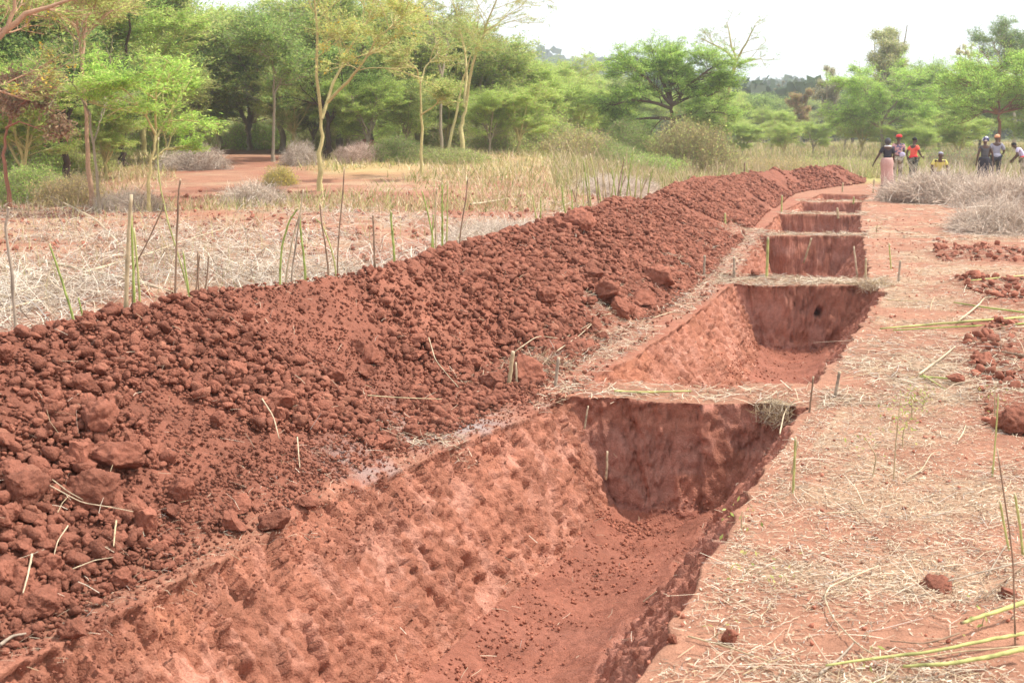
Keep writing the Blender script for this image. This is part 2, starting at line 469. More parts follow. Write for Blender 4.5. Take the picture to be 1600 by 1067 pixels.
    dry = ss(.15, .5, fbm(X * .9 + 3, S * .9, oct=3, seed=143))[:, None]
    bc = bc * (1 - .45 * dry) + C_WALL * .9 * .45 * dry
    col = col * (1 - k) + bc * k
    wc = np.tile(C_WALL, (w.sum(), 1)) * (1 + .10 * n1[w] + .10 * n2[w])[:, None]
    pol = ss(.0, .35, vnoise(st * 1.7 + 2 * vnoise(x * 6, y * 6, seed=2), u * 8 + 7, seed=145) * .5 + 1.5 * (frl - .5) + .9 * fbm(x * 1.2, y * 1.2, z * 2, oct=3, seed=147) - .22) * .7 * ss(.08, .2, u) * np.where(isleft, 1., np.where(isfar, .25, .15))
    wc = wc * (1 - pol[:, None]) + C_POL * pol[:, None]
    org = ss(.0, .5, fbm(x * 1.4, y * 1.4, z * 1.4, oct=3, seed=149)) * np.where(isleft, .5, .15)
    wc = wc * (1 - org[:, None]) + np.array([.41, .168, .098]) * org[:, None]
    mot = ss(.16, .30, vnoise(y * 24 + x * 9 + u * 6, u * 8, seed=191) * .6 + .8 * fbm(x * 7, y * 7, z * 7, oct=3, seed=192) + .25 * fbm(x * 1.3, y * 1.3, oct=2, seed=194)) * np.where(fl, 0, .34)
    wc = wc * (1 - mot[:, None]) + C_POL * 1.12 * mot[:, None]
    drk = (ss(.22, .34, fbm(x * 6 + 3, y * 6, z * 9, oct=4, seed=193, gain=.6)) * .55)
    wc = wc * (1 - drk[:, None]) + C_BANK * 1.05 * drk[:, None]
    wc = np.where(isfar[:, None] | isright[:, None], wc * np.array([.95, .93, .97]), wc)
    grey = np.where(isfar, ss(.35, .6, frf) * .6 * ss(.15, .3, u), 0)
    wc = wc * (1 - grey[:, None]) + np.array([.35, .175, .135]) * grey[:, None]
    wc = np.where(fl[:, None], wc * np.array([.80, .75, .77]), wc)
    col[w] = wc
    for px, py, r_, a_ in ((690, 662, .24, .95), (730, 665, .2, .9), (650, 690, .16, .6), (560, 722, .16, .6), (600, 735, .12, .4), (770, 640, .12, .4), (860, 640, .1, .3)):
        h = hit(px, py)
        q = np.exp(-(((X - h.x) / r_) ** 2 + ((S - h.y) / (r_ * 1.3)) ** 2)) * a_ * ss(-.45, .15, fbm(X * 14, S * 10, oct=3, seed=151))
        q = (q * (which == 0) * (S < 20))[:, None]
        col = col * (1 - q) + C_ASH * q
    ny, nx = shp
    idx = np.arange(ny * nx).reshape(ny, nx)
    F = np.stack([idx[:-1, :-1], idx[:-1, 1:], idx[1:, 1:], idx[1:, :-1]], -1).reshape(-1, 4)
    me = mk_mesh('ground', P, F, np.clip(col, .01, .9), smooth=True)
    link('ground', me, M_SOIL, kind='structure')
    print('ground verts', len(P))
    return None
build_ground()

#%%CLODS
# ------------------------------------------------------------------ soil clods
def ico(sub):
    import bmesh
    bm = bmesh.new(); bmesh.ops.create_icosphere(bm, subdivisions=sub, radius=1)
    V = np.array([v.co[:] for v in bm.verts]); F = np.array([[v.index for v in f.verts] for f in bm.faces]); bm.free()
    return V, F
def rock(sub, seed, cuts=9, rough=.10, lo=.42, hi=.80):
    r = np.random.default_rng(seed)
    V, F = ico(sub)
    V = V * r.uniform(.7, 1.15, 3)
    for i in range(cuts):
        n = r.normal(size=3); n /= np.linalg.norm(n); d = r.uniform(lo, hi)
        V = V - np.maximum(V @ n - d, 0)[:, None] * n
    L = np.linalg.norm(V, axis=1, keepdims=True)
    V = V * (1 + (rough * .9 * fbm(V[:, 0] * 7 + seed, V[:, 1] * 7, V[:, 2] * 7, oct=4, seed=seed + 1, gain=.75) + rough * 1.9 * fbm(V[:, 0] * 2.2 + seed, V[:, 1] * 2.2, V[:, 2] * 2.2, oct=4, seed=seed, gain=.6))[:, None])
    return V, F

def rot_mats(n, rng):
    q = rng.normal(size=(n, 4)); q /= np.linalg.norm(q, axis=1, keepdims=True)
    w, x, y, z = q.T
    return np.stack([np.stack([1 - 2 * (y * y + z * z), 2 * (x * y - z * w), 2 * (x * z + y * w)], -1),
                     np.stack([2 * (x * y + z * w), 1 - 2 * (x * x + z * z), 2 * (y * z - x * w)], -1),
                     np.stack([2 * (x * z - y * w), 2 * (y * z + x * w), 1 - 2 * (x * x + y * y)], -1)], 1)

def scatter_rocks(x, y, size, protos, sink=.15, colf=None, rng=RNG, extra_z=0.0):
    n = len(x); z = ground_z(x, y) + size * (.5 - sink) + extra_z
    which = rng.integers(0, len(protos), n); out = []
    for k, (V, F) in enumerate(protos):
        m = which == k; c = m.sum()
        if not c: continue
        M = rot_mats(c, rng)
        P = np.einsum('nij,vj->nvi', M, V) * (size[m] * .55)[:, None, None]
        P[:, :, 2] *= .85
        P += np.stack([x[m], y[m], z[m]], -1)[:, None]
        FF = (F[None] + (np.arange(c) * len(V))[:, None, None]).reshape(-1, F.shape[1])
        cc = np.repeat(colf[m], len(V), 0)
        out.append((P.reshape(-1, 3), FF, cc))
    return merge(out)

def bank_points(n, s0, s1, rng, tmin=-2.75, tmax=-1.12, toe=.0):
    s = s0 * (s1 / s0) ** rng.uniform(0, 1, n)
    fr = rng.uniform(0, 1, n)
    if toe: fr = np.where(rng.uniform(0, 1, n) < toe, rng.beta(5, 1.6, n), fr)
    t = tmin + (tmax - tmin) * fr - .35 * ss(30, 40, s) + 1.0 * ss(40, 47, s)
    return cx(s) + t, s

rg = np.random.default_rng(11)
p1 = [rock(1, 100 + i, 9, .16, .30, .75) for i in range(10)]
p2 = [rock(2, 200 + i, 13, .17, .34, .76) for i in range(12)]
parts = []
def clod_cols(n, rng, k=1.0):
    c = C_BANK * rng.uniform(.85, 1.3, n)[:, None] * k
    m = rng.uniform(0, 1, n) < .10
    c[m] = C_WALL * rng.uniform(.75, 1.05, m.sum())[:, None]
    return c
for n, s0, s1, a, b, pr, toe, tr in ((17000, 3.6, 11, .014, .036, p1, .1, (-2.8, -1.1)), (9000, 3.6, 13, .03, .07, p2, .3, (-2.8, -1.12)),
                                 (1500, 3.6, 14, .06, .105, p2, .5, (-2.7, -1.2)),
                                 (17000, 10, 24, .03, .08, p1, .2, (-2.9, -1.15)), (3600, 10, 24, .07, .13, p2, .55, (-2.8, -1.2)),
                                 (19000, 23, 52, .06, .15, p1, .0, (-3.3, -1.2)), (900, 24, 51, .13, .22, p2, .4, (-2.8, -1.35)),
                                 (3600, 3.9, 9, .006, .026, p1, .0, (-1.4, -.85)), (500, 8, 22, .02, .06, p1, 0, (-1.45, -.85))):
    x, y = bank_points(n, s0, s1, rg, tr[0], tr[1], toe)
    keep = fbm(x * .9 + 5, y * .9, oct=3, seed=201) > (-1.5 if b < .04 else -.9 if b < .07 else -.25)
    if b > .06: keep &= ~((np.hypot(x - hit(330, 690).x, (y - hit(330, 690).y)) < .32))
    x, y = x[keep], y[keep]
    sz = a + (b - a) * rg.uniform(0, 1, len(x)) ** 1.8
    parts.append(scatter_rocks(x, y, sz, pr, .19, clod_cols(len(x), rg), rg))
V, F, C = merge(parts)
print('clods', len(V))
link('loose_clods', mk_mesh('loose_clods', V, F, C), M_CLOD, label='crumbly dark red clods and crumbs covering the long spoil bank', cat='soil clods', kind='stuff')

# pit floor crumbs
xs, ys, zz = [], [], []
for i, (a, b, D, bl, br) in enumerate(PITS[:3]):
    n = (6500, 2200, 600)[i]
    s = rg.uniform(a + .3, b - .15, n); t = np.where(rg.uniform(0, 1, n) < .6, rg.normal(-.30, .14, n), rg.uniform(-.5, .3, n)) 
    m = rg.uniform(0, 1, n) < .2; s[m] = b - .2 - np.abs(rg.normal(0, .12, m.sum()))
    xs.append(cx(s) + t); ys.append(s)
x = np.concatenate(xs); y = np.concatenate(ys)
V, F, C = scatter_rocks(x, y, (.004 + .020 * rg.uniform(0, 1, len(x)) ** 4) * (1 + .04 * y), p1, .3, clod_cols(len(x), rg, 1.25), rg)
link('pit_floor_crumbs', mk_mesh('pit_floor_crumbs', V, F, C), M_CRUMB, label='small crumbs of red soil fallen on the pit floors', cat='soil crumbs', kind='stuff')
# crumbs on the trodden ground at the right
n = 1500; s = 3.8 * (26 / 3.8) ** rg.uniform(0, 1, n); t = .95 + rg.exponential(1.3, n)
m = (t < 6); x = (cx(s) + t)[m]; y = s[m]
V, F, C = scatter_rocks(x, y, (.005 + .02 * rg.uniform(0, 1, len(x)) ** 3) * (1 + .05 * y), p1, .25, clod_cols(len(x), rg, 1.5), rg)
s = rg.uniform(6.5, 25, 4200); t = 1.8 + rg.exponential(1.5, 4200); x2 = cx(s) + t
k = dug(x2, s, t) > .45
V2, F2, C2 = scatter_rocks(x2[k], s[k], (.012 + .085 * rg.uniform(0, 1, k.sum()) ** 3) * (1 + .02 * s[k]), p2, .2, clod_cols(k.sum(), rg, 1.15), rg)
s = rg.uniform(9, 34, 2600); x3 = rg.uniform(-.45, .1, 2600) * s; k = x3 < cx(s) - 4
V3, F3, C3 = scatter_rocks(x3[k], s[k], (.02 + .07 * rg.uniform(0, 1, k.sum()) ** 3) * (1 + .03 * s[k]), p1, .25, clod_cols(k.sum(), rg, 1.25), rg)
V, F, C = merge([(V, F, C), (V2, F2, C2), (V3, F3, C3)])
link('ground_crumbs', mk_mesh('ground_crumbs', V, F, C), M_CRUMB, label='red crumbs scattered over the trodden straw path, turned soil and field', cat='soil crumbs', kind='stuff')

BIG = [rock(5, 300 + i, 16, .17, .40, .80) for i in range(10)]
BIGM = []
for i, (V, F) in enumerate(BIG):
    me = mk_mesh('clod_mesh', V * .55, F, None, smooth=True); me.materials.append(M_CLOD1); BIGM.append(me)
def clod(x, y, size, label, group=None, k=None, sink=.12, sq=(1, 1, .8)):
    k = random.randrange(len(BIGM)) if k is None else k
    o = bpy.data.objects.new('soil_clod', BIGM[k]); COL.objects.link(o)
    o.location = (x, y, gz(x, y) + size * (.42 - sink) * sq[2])
    o.rotation_euler = (random.uniform(-.5, .5), random.uniform(-.5, .5), random.uniform(0, 6.28))
    o.scale = tuple(size * q * random.uniform(.9, 1.15) for q in sq)
    o['label'] = label; o['category'] = 'soil clod'
    if group: o['group'] = group
    return o
named = [(150, 778, 95, 'biggest blocky pale-topped clod near the foot of the bank, left foreground'), (185, 722, 85, 'wide flat-topped clod just above the biggest blocky clod'),
         (122, 720, 60, 'rounded dark clod left of the wide flat-topped clod'), (38, 765, 85, 'large lumpy clod at the left edge, left of the biggest block'),
         (150, 665, 78, 'tall pointed orange-brown clod with a pale flake on its side'), (35, 905, 70, 'big dark clod at the left edge above a broken stub'),
         (60, 945, 75, 'large clod beside the white-tipped stub at bottom left'), (118, 992, 46, 'lone clod at the bottom left toe of the bank'),
         (187, 912, 44, 'squarish clod low on the toe of the bank'), (210, 795, 50, 'dark clod touching the right side of the biggest block'),
         (378, 795, 46, 'dark rounded clod at the toe above the grey chaff'), (430, 818, 54, 'broad clod at the toe, right of the pale-topped one'), (362, 822, 50, 'pale-topped clod at the toe of the bank'),
         (478, 792, 36, 'small dark clod at the end of the toe row'), (340, 662, 34, 'small orange clod above the smooth slide of loose soil'),
         (578, 556, 52, 'smooth tilted slab of soil high on the bank'), (737, 572, 50, 'blocky clod beside the split slab at the bank toe'),
         (818, 582, 74, 'flat striped slab at the toe of the bank by the pale stub'), (765, 600, 46, 'clod in front of the flat striped slab'),
         (595, 690, 34, 'isolated round clod beside the grey ash'), (645, 678, 36, 'dark clod just above the grey ash patch'),
         (905, 352, 60, 'large clump on the crest of the bank halfway along'), (868, 352, 34, 'small clump beside the large crest clump'),
         (1030, 440, 62, 'big smooth block low on the middle of the bank'), (945, 462, 56, 'round clod left of the big smooth block'), (1000, 470, 56, 'dark-faced clod in front of the big smooth block'),
         (970, 485, 44, 'pale clod at the toe, middle of the bank'), (925, 430, 44, 'clod above the round clod in the middle of the bank'),
         (848, 468, 40, 'clod half buried on the middle slope of the bank')]
for i, (px, py, w, lb) in enumerate(named):
    h = hit(px, py + w * .18)
    clod(h.x, h.y, w / 2000 * h.y * 1.04, lb, None, i % 10, .14, (1.0, .95, .82))
for i, (px, py, w, lb) in enumerate([(1138, 996, 40, 'round red clod on the straw at the right lip of the nearest pit'), (1465, 905, 66, 'low crumbled clod in the straw near bottom right'),
                         (1588, 655, 80, 'heavy dark clod at the right edge of the picture'), (1540, 562, 40, 'small dark clod in the straw right of the second pit'),
                         (1575, 920, 50, 'clod under the brown stick at bottom right'), (1368, 838, 16, 'tiny clod alone on the straw path'),
                         (1181, 430, 15, 'small round clod on the straw bund between second and third pit'), (930, 735, 0, ''), (1050, 1000, 22, 'small crumbly clod at the bottom lip of the nearest pit'),
                         (1495, 592, 30, 'small clod beside the cut pale branch'), (1392, 790, 0, ''), (1450, 306, 24, 'clod lying in front of the big heap of dry brush')]):
    if not w: continue
    h = hit(px, py + w * .25)
    flat = i in (1, 4); clod(h.x, h.y, w / 2000 * h.y * (.85 if i in (1, 4) else 1.05), lb, None, (i * 3) % 10, .3 if flat else .14, (1.25, 1.0, .55) if flat else (1.05, .95, .8))
G = 'large clods spread over the face of the long soil bank'
cnt = 0
rg2 = np.random.default_rng(21)
while cnt < 255:
    s = 3.8 * (26 / 3.8) ** (rg2.uniform() ** 1.1)
    fr = rg2.beta(3.2, 1.5) if rg2.uniform() < .7 else rg2.uniform()
    t = -2.65 + 1.42 * fr
    x = float(cx(s)) + t
    h = hit(330, 690)
    if math.hypot(x - h.x, s - h.y) < .35: continue
    size = (.055 + .085 * rg2.uniform() ** 2.2 * (.5 + .8 * fr)) * (1 + .022 * s)
    where = 'low near the toe' if fr > .72 else 'halfway up the face' if fr > .36 else 'close under the crest'
    along = ('left-hand foreground end' if s < 5 else 'stretch left of the nearest pit' if s < 6.6 else 'stretch by the grey ash' if s < 8.2 else 'stretch by the chopped stubs' if s < 10.5 else 'stretch beside the second pit' if s < 15 else 'stretch beside the third pit' if s < 21 else 'far stretch')
    big = 'large' if size > .12 else 'fist-sized' if size < .085 else 'middling'
    clod(x, s, size, f'{big} red clod {where} of the bank, {along}', G, None, .15)
    cnt += 1

#%%STRAW
# ------------------------------------------------------------------ dry straw
def ribbons(x, y, L, W, col, rng, z0=.004, zr=.02, tilt=.15, bend=.25, z=None, ang=None, upright=False, K=3):
    n = len(x)
    a = rng.uniform(0, 2 * np.pi, n) if ang is None else ang
    el = rng.normal(0, tilt, n)
    if upright: el = np.pi / 2 - np.abs(rng.normal(0, tilt, n))
    D = np.stack([np.cos(a) * np.cos(el), np.sin(a) * np.cos(el), np.sin(el)], -1)
    side = np.cross(D, np.array([0, 0, 1.]) + rng.normal(0, .35, (n, 3))); side /= np.linalg.norm(side, axis=1, keepdims=True)
    bd = rng.normal(0, 1, (n, 3)) * bend; bd[:, 2] = -np.abs(bd[:, 2]) * .5 if not upright else bd[:, 2] * .1
    if z is None: z = ground_z(x, y)
    c = np.stack([x, y, z + z0 + rng.uniform(0, 1, n) ** 2 * zr + (0 if upright else np.abs(np.sin(el)) * L * .4)], -1)
    u = np.linspace(-.5, .5, K) if not upright else np.linspace(0, 1, K)
    P = c[:, None] + D[:, None] * (u[None, :, None] * L[:, None, None]) + bd[:, None] * ((u[None, :, None]) ** 2 * L[:, None, None])
    taper = (1 - .75 * np.abs(u) if upright else np.ones(K) * (1 - .3 * np.abs(u)))
    w = side[:, None] * (W[:, None, None] * .5 * taper[None, :, None])
    V = np.stack([P - w, P + w], 2).reshape(-1, 3)
    idx = np.arange(n * K * 2).reshape(n, K, 2)
    F = np.stack([idx[:, :-1, 0], idx[:, :-1, 1], idx[:, 1:, 1], idx[:, 1:, 0]], -1).reshape(-1, 4)
    return V, F, np.repeat(col, K * 2, 0)

PAL = np.array([[.62, .49, .33], [.50, .37, .235], [.72, .61, .45], [.36, .25, .16], [.22, .155, .105], [.42, .355, .30], [.54, .40, .22]])
def straw_cols(n, rng, k=1.0, gray=0.0):
    c = PAL[rng.choice(len(PAL), n, p=[.25, .2, .14, .14, .1, .09, .08])] * rng.uniform(.8, 1.15, n)[:, None] * k
    g = c.mean(1, keepdims=True) * np.array([1.05, .98, .90])
    gray = max(gray, .2)
    return c * (1 - gray) + g * gray

rs = np.random.default_rng(31)
def right_pts(n, s0, s1, tmax):
    s = s0 * (s1 / s0) ** rs.uniform(0, 1, n)
    t = tR(s) + .03 + (tmax(s) - .8) * rs.uniform(0, 1, n)
    x = cx(s) + t
    return x, s
out = []
for n, s0, s1, L0, L1, w0, w1 in ((52000, 3.7, 9, .012, .055, .0015, .0042), (11000, 3.7, 10, .05, .17, .0014, .0028), (16000, 3.7, 9, .008, .03, .003, .007), (1500, 3.7, 11, .15, .42, .002, .0036), (1300, 8, 24, .3, .7, .003, .006), (42000, 8, 22, .03, .10, .003, .007), (9000, 8, 24, .10, .30, .003, .005), (15000, 20, 46, .08, .25, .007, .013)):
    x, y = right_pts(n, s0, s1, lambda s: .55 * s + 1.5 - (cx(s) - .0) * 0 - np.clip(cx(s), 0, 99) + .6)
    dens = .14 + 1.2 * fbm(x * 1.7, y * 1.7, oct=4, seed=135) + .6 * fbm(x * .5, y * .5, oct=2, seed=137) + rs.uniform(-.32, .45, n)
    keep = (dens > 0) & (x - cx(y) > tR(y) + .02)
    x, y = x[keep], y[keep]
    L = L0 + (L1 - L0) * rs.uniform(0, 1, len(x)) ** 1.7
    out.append(ribbons(x, y, L, rs.uniform(w0, w1, len(x)), straw_cols(len(x), rs), rs, tilt=.10, zr=.015))
# on the bunds between the pits
for i in range(5):
    a = PITS[i][1]; b = PITS[i + 1][0]
    n = (620, 1900, 900, 500, 350)[i]
    t = rs.uniform(-1.0, 1.0, n); s = a + .05 + (b - a - .1) * rs.uniform(0, 1, n) - .18 * t
    x = cx(s) + t; L = rs.uniform(.03, .12, n) * (1 + .05 * a)
    out.append(ribbons(x, s, L, rs.uniform(.002, .004, n) * (1 + .06 * a), straw_cols(n, rs), rs, tilt=.15, zr=.02))
# on the berm between bank and pits
n = 14000; s = 6.8 * (24 / 6.8) ** rs.uniform(0, 1, n); t = rs.uniform(-1.72, -.85, n); x = cx(s) + t
keep = (fbm(x * 2, s * 1.2, oct=3, seed=161) + .35 * ss(7.5, 10, s) + rs.uniform(-.3, .2, n)) > .05
x, s = x[keep], s[keep]; n = len(x)
out.append(ribbons(x, s, rs.uniform(.02, .11, n) * (1 + .03 * s), rs.uniform(.0015, .003, n) * (1 + .06 * s), straw_cols(n, rs), rs, tilt=.15, zr=.03))
n = 1400; s = rs.uniform(3.8, 8.0, n); t = rs.uniform(-1.35, -.95, n) ; x = cx(s) + t
out.append(ribbons(x, s, rs.uniform(.01, .06, n), rs.uniform(.001, .002, n), straw_cols(n, rs, .9), rs, tilt=.2))
# straws caught on the bank
n = 700; x, s = bank_points(n, 3.8, 24, rs)
out.append(ribbons(x, s, rs.uniform(.03, .12, n), rs.uniform(.0012, .0024, n) * (1 + .05 * s), straw_cols(n, rs), rs, z0=.03, zr=.04, tilt=.5))
n = 220; s = rs.uniform(3.5, 14, n); x = cx(s) + rs.uniform(-.7, .7, n)
out.append(ribbons(x, s, rs.uniform(.02, .09, n), rs.uniform(.0012, .0024, n) * (1 + .05 * s), straw_cols(n, rs), rs, z0=.02, zr=.02, tilt=.3))
V, F, C = merge(out)
link('dry_straw', mk_mesh('dry_straw', V, F, C), M_STRAW, label='pale chopped straw and chaff strewn over the red ground', cat='straw', kind='stuff')
print('straw', len(V))

# cut dry grass and twigs over the field behind the bank
out = []
for n, s0, s1, L0, L1, w0, w1, dn in ((33000, 6, 30, .10, .7, .005, .011, .10), (26000, 12, 36, .05, .35, .006, .014, .0), (9000, 6, 16, .2, .9, .004, .008, .3)):
    s = s0 * (s1 / s0) ** rs.uniform(0, 1, n)
    xl = -.45 * s - 1; xr = cx(s) - 3.5
    x = xl + (xr - xl) * rs.uniform(0, 1, n)
    dens = 1.5 * fbm(x * .55, s * .38, oct=4, seed=171) + .12 + dn + rs.uniform(-.4, .3, n) + .5 * ss(-6, -3.6, x - cx(s)) - .5 * ss(24, 30, s)
    keep = dens > 0.12
    x, s = x[keep], s[keep]; n = len(x)
    out.append(ribbons(x, s, rs.uniform(L0, L1, n) * rs.uniform(.4, 1, n), rs.uniform(w0, w1, n), straw_cols(n, rs, 1.0, .5), rs, tilt=.3, zr=.14, bend=.35, K=4))
V, F, C = merge(out)
link('cut_dry_grass', mk_mesh('cut_dry_grass', V, F, C), M_STRAW, label='tangled bleached grass and twigs over the cleared field behind the bank', cat='dry grass', kind='stuff')

# ------------------------------------------------------------------ meadow grass
def tufts(n, fx, hmin, hmax, w, cols, rng, tilt=.35):
    x, y = fx(n)
    L = rng.uniform(hmin, hmax, len(x)); c = cols[rng.integers(0, len(cols), len(x))] * rng.uniform(.75, 1.2, len(x))[:, None]
    return ribbons(x, y, L, rng.uniform(.6, 1.3, len(x)) * w(y), c, rng, z0=-.01, zr=0, tilt=tilt, bend=.25, upright=True)
GR = np.array([[.30, .33, .10], [.42, .40, .15], [.55, .46, .24], [.22, .28, .08], [.50, .38, .22]])
GD = np.array([[.55, .44, .26], [.60, .48, .32], [.42, .34, .2], [.36, .36, .14], [.5, .38, .28]])
def f_mid(n):
    s = 36 * (125 / 36) ** rs.uniform(0, 1, n); u = rs.uniform(.03, .42, n)
    x = u * s; k = (x - cx(s) < -3.6) | (x - cx(s) > 1.2) | (s > 50)
    k &= ~((s < 43) & (x > cx(s) - 4))
    return x[k], s[k]
def f_left(n):
    s = 29 * (70 / 29) ** rs.uniform(0, 1, n); u = rs.uniform(-.47, .06, n); x = u * s
    k = fbm(x * .3, s * .2, oct=3, seed=181) + .5 * ss(31, 40, s) + rs.uniform(-.3, .3, n) > .12
    k &= ~((np.abs(u + .215) < .045) & (s > 33))      # the bare red track
    return x[k], s[k]
def f_fld(n):
    s = 7.5 * (30 / 7.5) ** rs.uniform(0, 1, n); x = rs.uniform(-.45, .1, n) * s
    k = (x < cx(s) - 3.9) & (fbm(x * .5, s * .4, oct=3, seed=183) + rs.uniform(-.2, .3, n) > .05)
    return x[k], s[k]
out = [tufts(5200, f_fld, .15, .5, lambda s: .003 + .0003 * s, GD * 1.1, rs, .55), tufts(62000, f_mid, .12, .42, lambda s: .0008 * s, GR, rs, .6), tufts(9000, f_mid, .4, .95, lambda s: .0005 * s, GD, rs, .25), tufts(34000, f_left, .06, .30, lambda s: .0007 * s, GD * 1.15, rs, .8), tufts(20000, f_left, .10, .36, lambda s: .0007 * s, GR, rs, .6)]
V, F, C = merge(out)
link('meadow_grass', mk_mesh('meadow_grass', V, F, C), M_STRAW, label='yellowing green grass and weeds across the meadow and wood edge', cat='grass', kind='stuff')
#%%TREES
# ------------------------------------------------------------------ trees
def norm(v): return v / np.maximum(np.linalg.norm(v, axis=-1, keepdims=True), 1e-9)

def grow(P, Rr, per, u0, L, ang, flat, lift, K, rf, rng, wob=.12, ltaper=.5, curl=0.0):
    """branches out of parent polylines P (B,K0,3)"""
    B, K0, _ = P.shape
    cnt = rng.poisson(per, B) if per < 30 else np.full(B, int(per))
    idx = np.repeat(np.arange(B), np.maximum(cnt, 1)); n = len(idx)
    u = rng.uniform(u0, 1, n); f = u * (K0 - 1); i = np.minimum(f.astype(int), K0 - 2); w = (f - i)[:, None]
    p0 = P[idx, i] * (1 - w) + P[idx, i + 1] * w
    tg = norm(P[idx, i + 1] - P[idx, i])
    rd = norm(np.cross(tg, norm(rng.normal(size=(n, 3)))))
    a = rng.normal(ang, .2, n)[:, None]
    d = norm(tg * np.cos(a) + rd * np.sin(a)); d[:, 2] = d[:, 2] * flat + lift; d = norm(d)
    ln = L * rng.uniform(.55, 1.25, n) * (1 - ltaper * (u - u0) / max(1 - u0, .01))
    pts = [p0]
    for k in range(K - 1):
        pts.append(pts[-1] + d * (ln / (K - 1))[:, None])
        d = d + rng.normal(0, wob, (n, 3)); d[:, 2] += curl; d = norm(d)
    Q = np.stack(pts, 1)
    r0 = np.minimum((Rr[idx, i] * (1 - w[:, 0]) + Rr[idx, i + 1] * w[:, 0]) * .85, .9) * rf
    RR = r0[:, None] * np.linspace(1, .35, K)[None]
    return Q, RR

def leaves(Q, per, off, L, W, cols, rng, vert=.35, amp=.25):
    B, K, _ = Q.shape
    n = B * per; idx = np.repeat(np.arange(B), per)
    f = rng.uniform(0, K - 1.001, n); i = f.astype(int); w = (f - i)[:, None]
    c = Q[idx, i] * (1 - w) + Q[idx, i + 1] * w + rng.normal(0, 1, (n, 3)) * off
    d = norm(norm(Q[idx, i + 1] - Q[idx, i]) * .8 + rng.normal(0, .8, (n, 3)) * np.array([1, 1, vert]))
    sd = norm(np.cross(d, rng.normal(0, .5, (n, 3)) + np.array([0, 0, 1.])))
    l = L * rng.uniform(.5, 1.3, n)[:, None] * .5; w_ = W * rng.uniform(.6, 1.3, n)[:, None] * .5
    V = np.stack([c - d * l, c + sd * w_, c + d * l, c - sd * w_], 1)
    cc = LEAFK * cols[rng.integers(0, len(cols), n)] * (1 + amp * rng.uniform(-1, 1, n))[:, None]
    tone = rng.uniform(.8, 1.2, B)[idx][:, None]
    return V.reshape(-1, 3), np.arange(n * 4).reshape(n, 4), np.repeat(cc * tone, 4, 0)

LEAFK = np.array([2.95, 2.42, 2.45])
G_YEL = np.array([[.158, .225, .065], [.19, .25, .08], [.13, .20, .055], [.205, .235, .09]])
G_BRI = np.array([[.13, .25, .045], [.16, .28, .055], [.10, .20, .04], [.20, .30, .08]])
G_MID = np.array([[.085, .16, .040], [.11, .19, .05], [.07, .13, .035], [.14, .20, .06]])
G_DRK = np.array([[.035, .085, .022], [.05, .11, .03], [.03, .07, .02], [.07, .12, .035]])
G_GRY = np.array([[.16, .20, .13], [.20, .23, .15], [.12, .16, .09], [.24, .25, .16]])
G_TAN = np.array([[.19, .175, .075], [.165, .18, .07], [.14, .155, .06], [.23, .20, .10]])
G_BRN = np.array([[.12, .12, .05], [.15, .13, .06], [.10, .14, .045], [.20, .13, .08]])
G_DED = np.array([[.13, .10, .065], [.12, .10, .06], [.15, .12, .075], [.10, .11, .055]])
G_FLW = np.array([[.25, .21, .03], [.22, .20, .045]])
B_FEV = np.array([.50, .43, .20]); B_PNK = np.array([.40, .25, .16]); B_DRK = np.array([.075, .05, .035]); B_GRY = np.array([.30, .25, .18]); B_RED = np.array([.30, .13, .08])

SP = {  # n1 L1 ang1 flat1 lift1 | n2 L2 | n3 L3 | leaves per twig, offset, L, W, colours
    'fever': dict(n1=11, u1=.28, L1=1.9, a1=.85, f1=.7, l1=.22, n2=7, L2=.9, n3=5, L3=.40, lf=16, off=(.06, .06, .03), LL=.10, LW=.028, cols=G_YEL, vert=.3),
    'sparse': dict(n1=12, u1=.35, L1=1.8, a1=.9, f1=.6, l1=.18, n2=6, L2=.9, n3=5, L3=.4, lf=10, off=(.05, .05, .025), LL=.10, LW=.022, cols=np.concatenate([G_MID, G_YEL]), vert=.3),
    'umbrella': dict(n1=14, u1=.3, L1=1.9, a1=1.0, f1=.5, l1=.25, n2=9, L2=.9, n3=6, L3=.42, lf=15, off=(.09, .09, .035), LL=.13, LW=.030, cols=G_BRI, vert=.3),
    'dense': dict(n1=13, u1=.25, L1=1.8, a1=.95, f1=.7, l1=.2, n2=9, L2=.95, n3=6, L3=.45, lf=15, off=(.11, .11, .06), LL=.13, LW=.036, cols=G_MID, vert=.5),
    'round': dict(n1=13, u1=.15, L1=1.3, a1=.9, f1=.9, l1=.25, n2=9, L2=.7, n3=6, L3=.35, lf=26, off=(.10, .10, .09), LL=.12, LW=.06, cols=G_BRN, vert=.9),
}
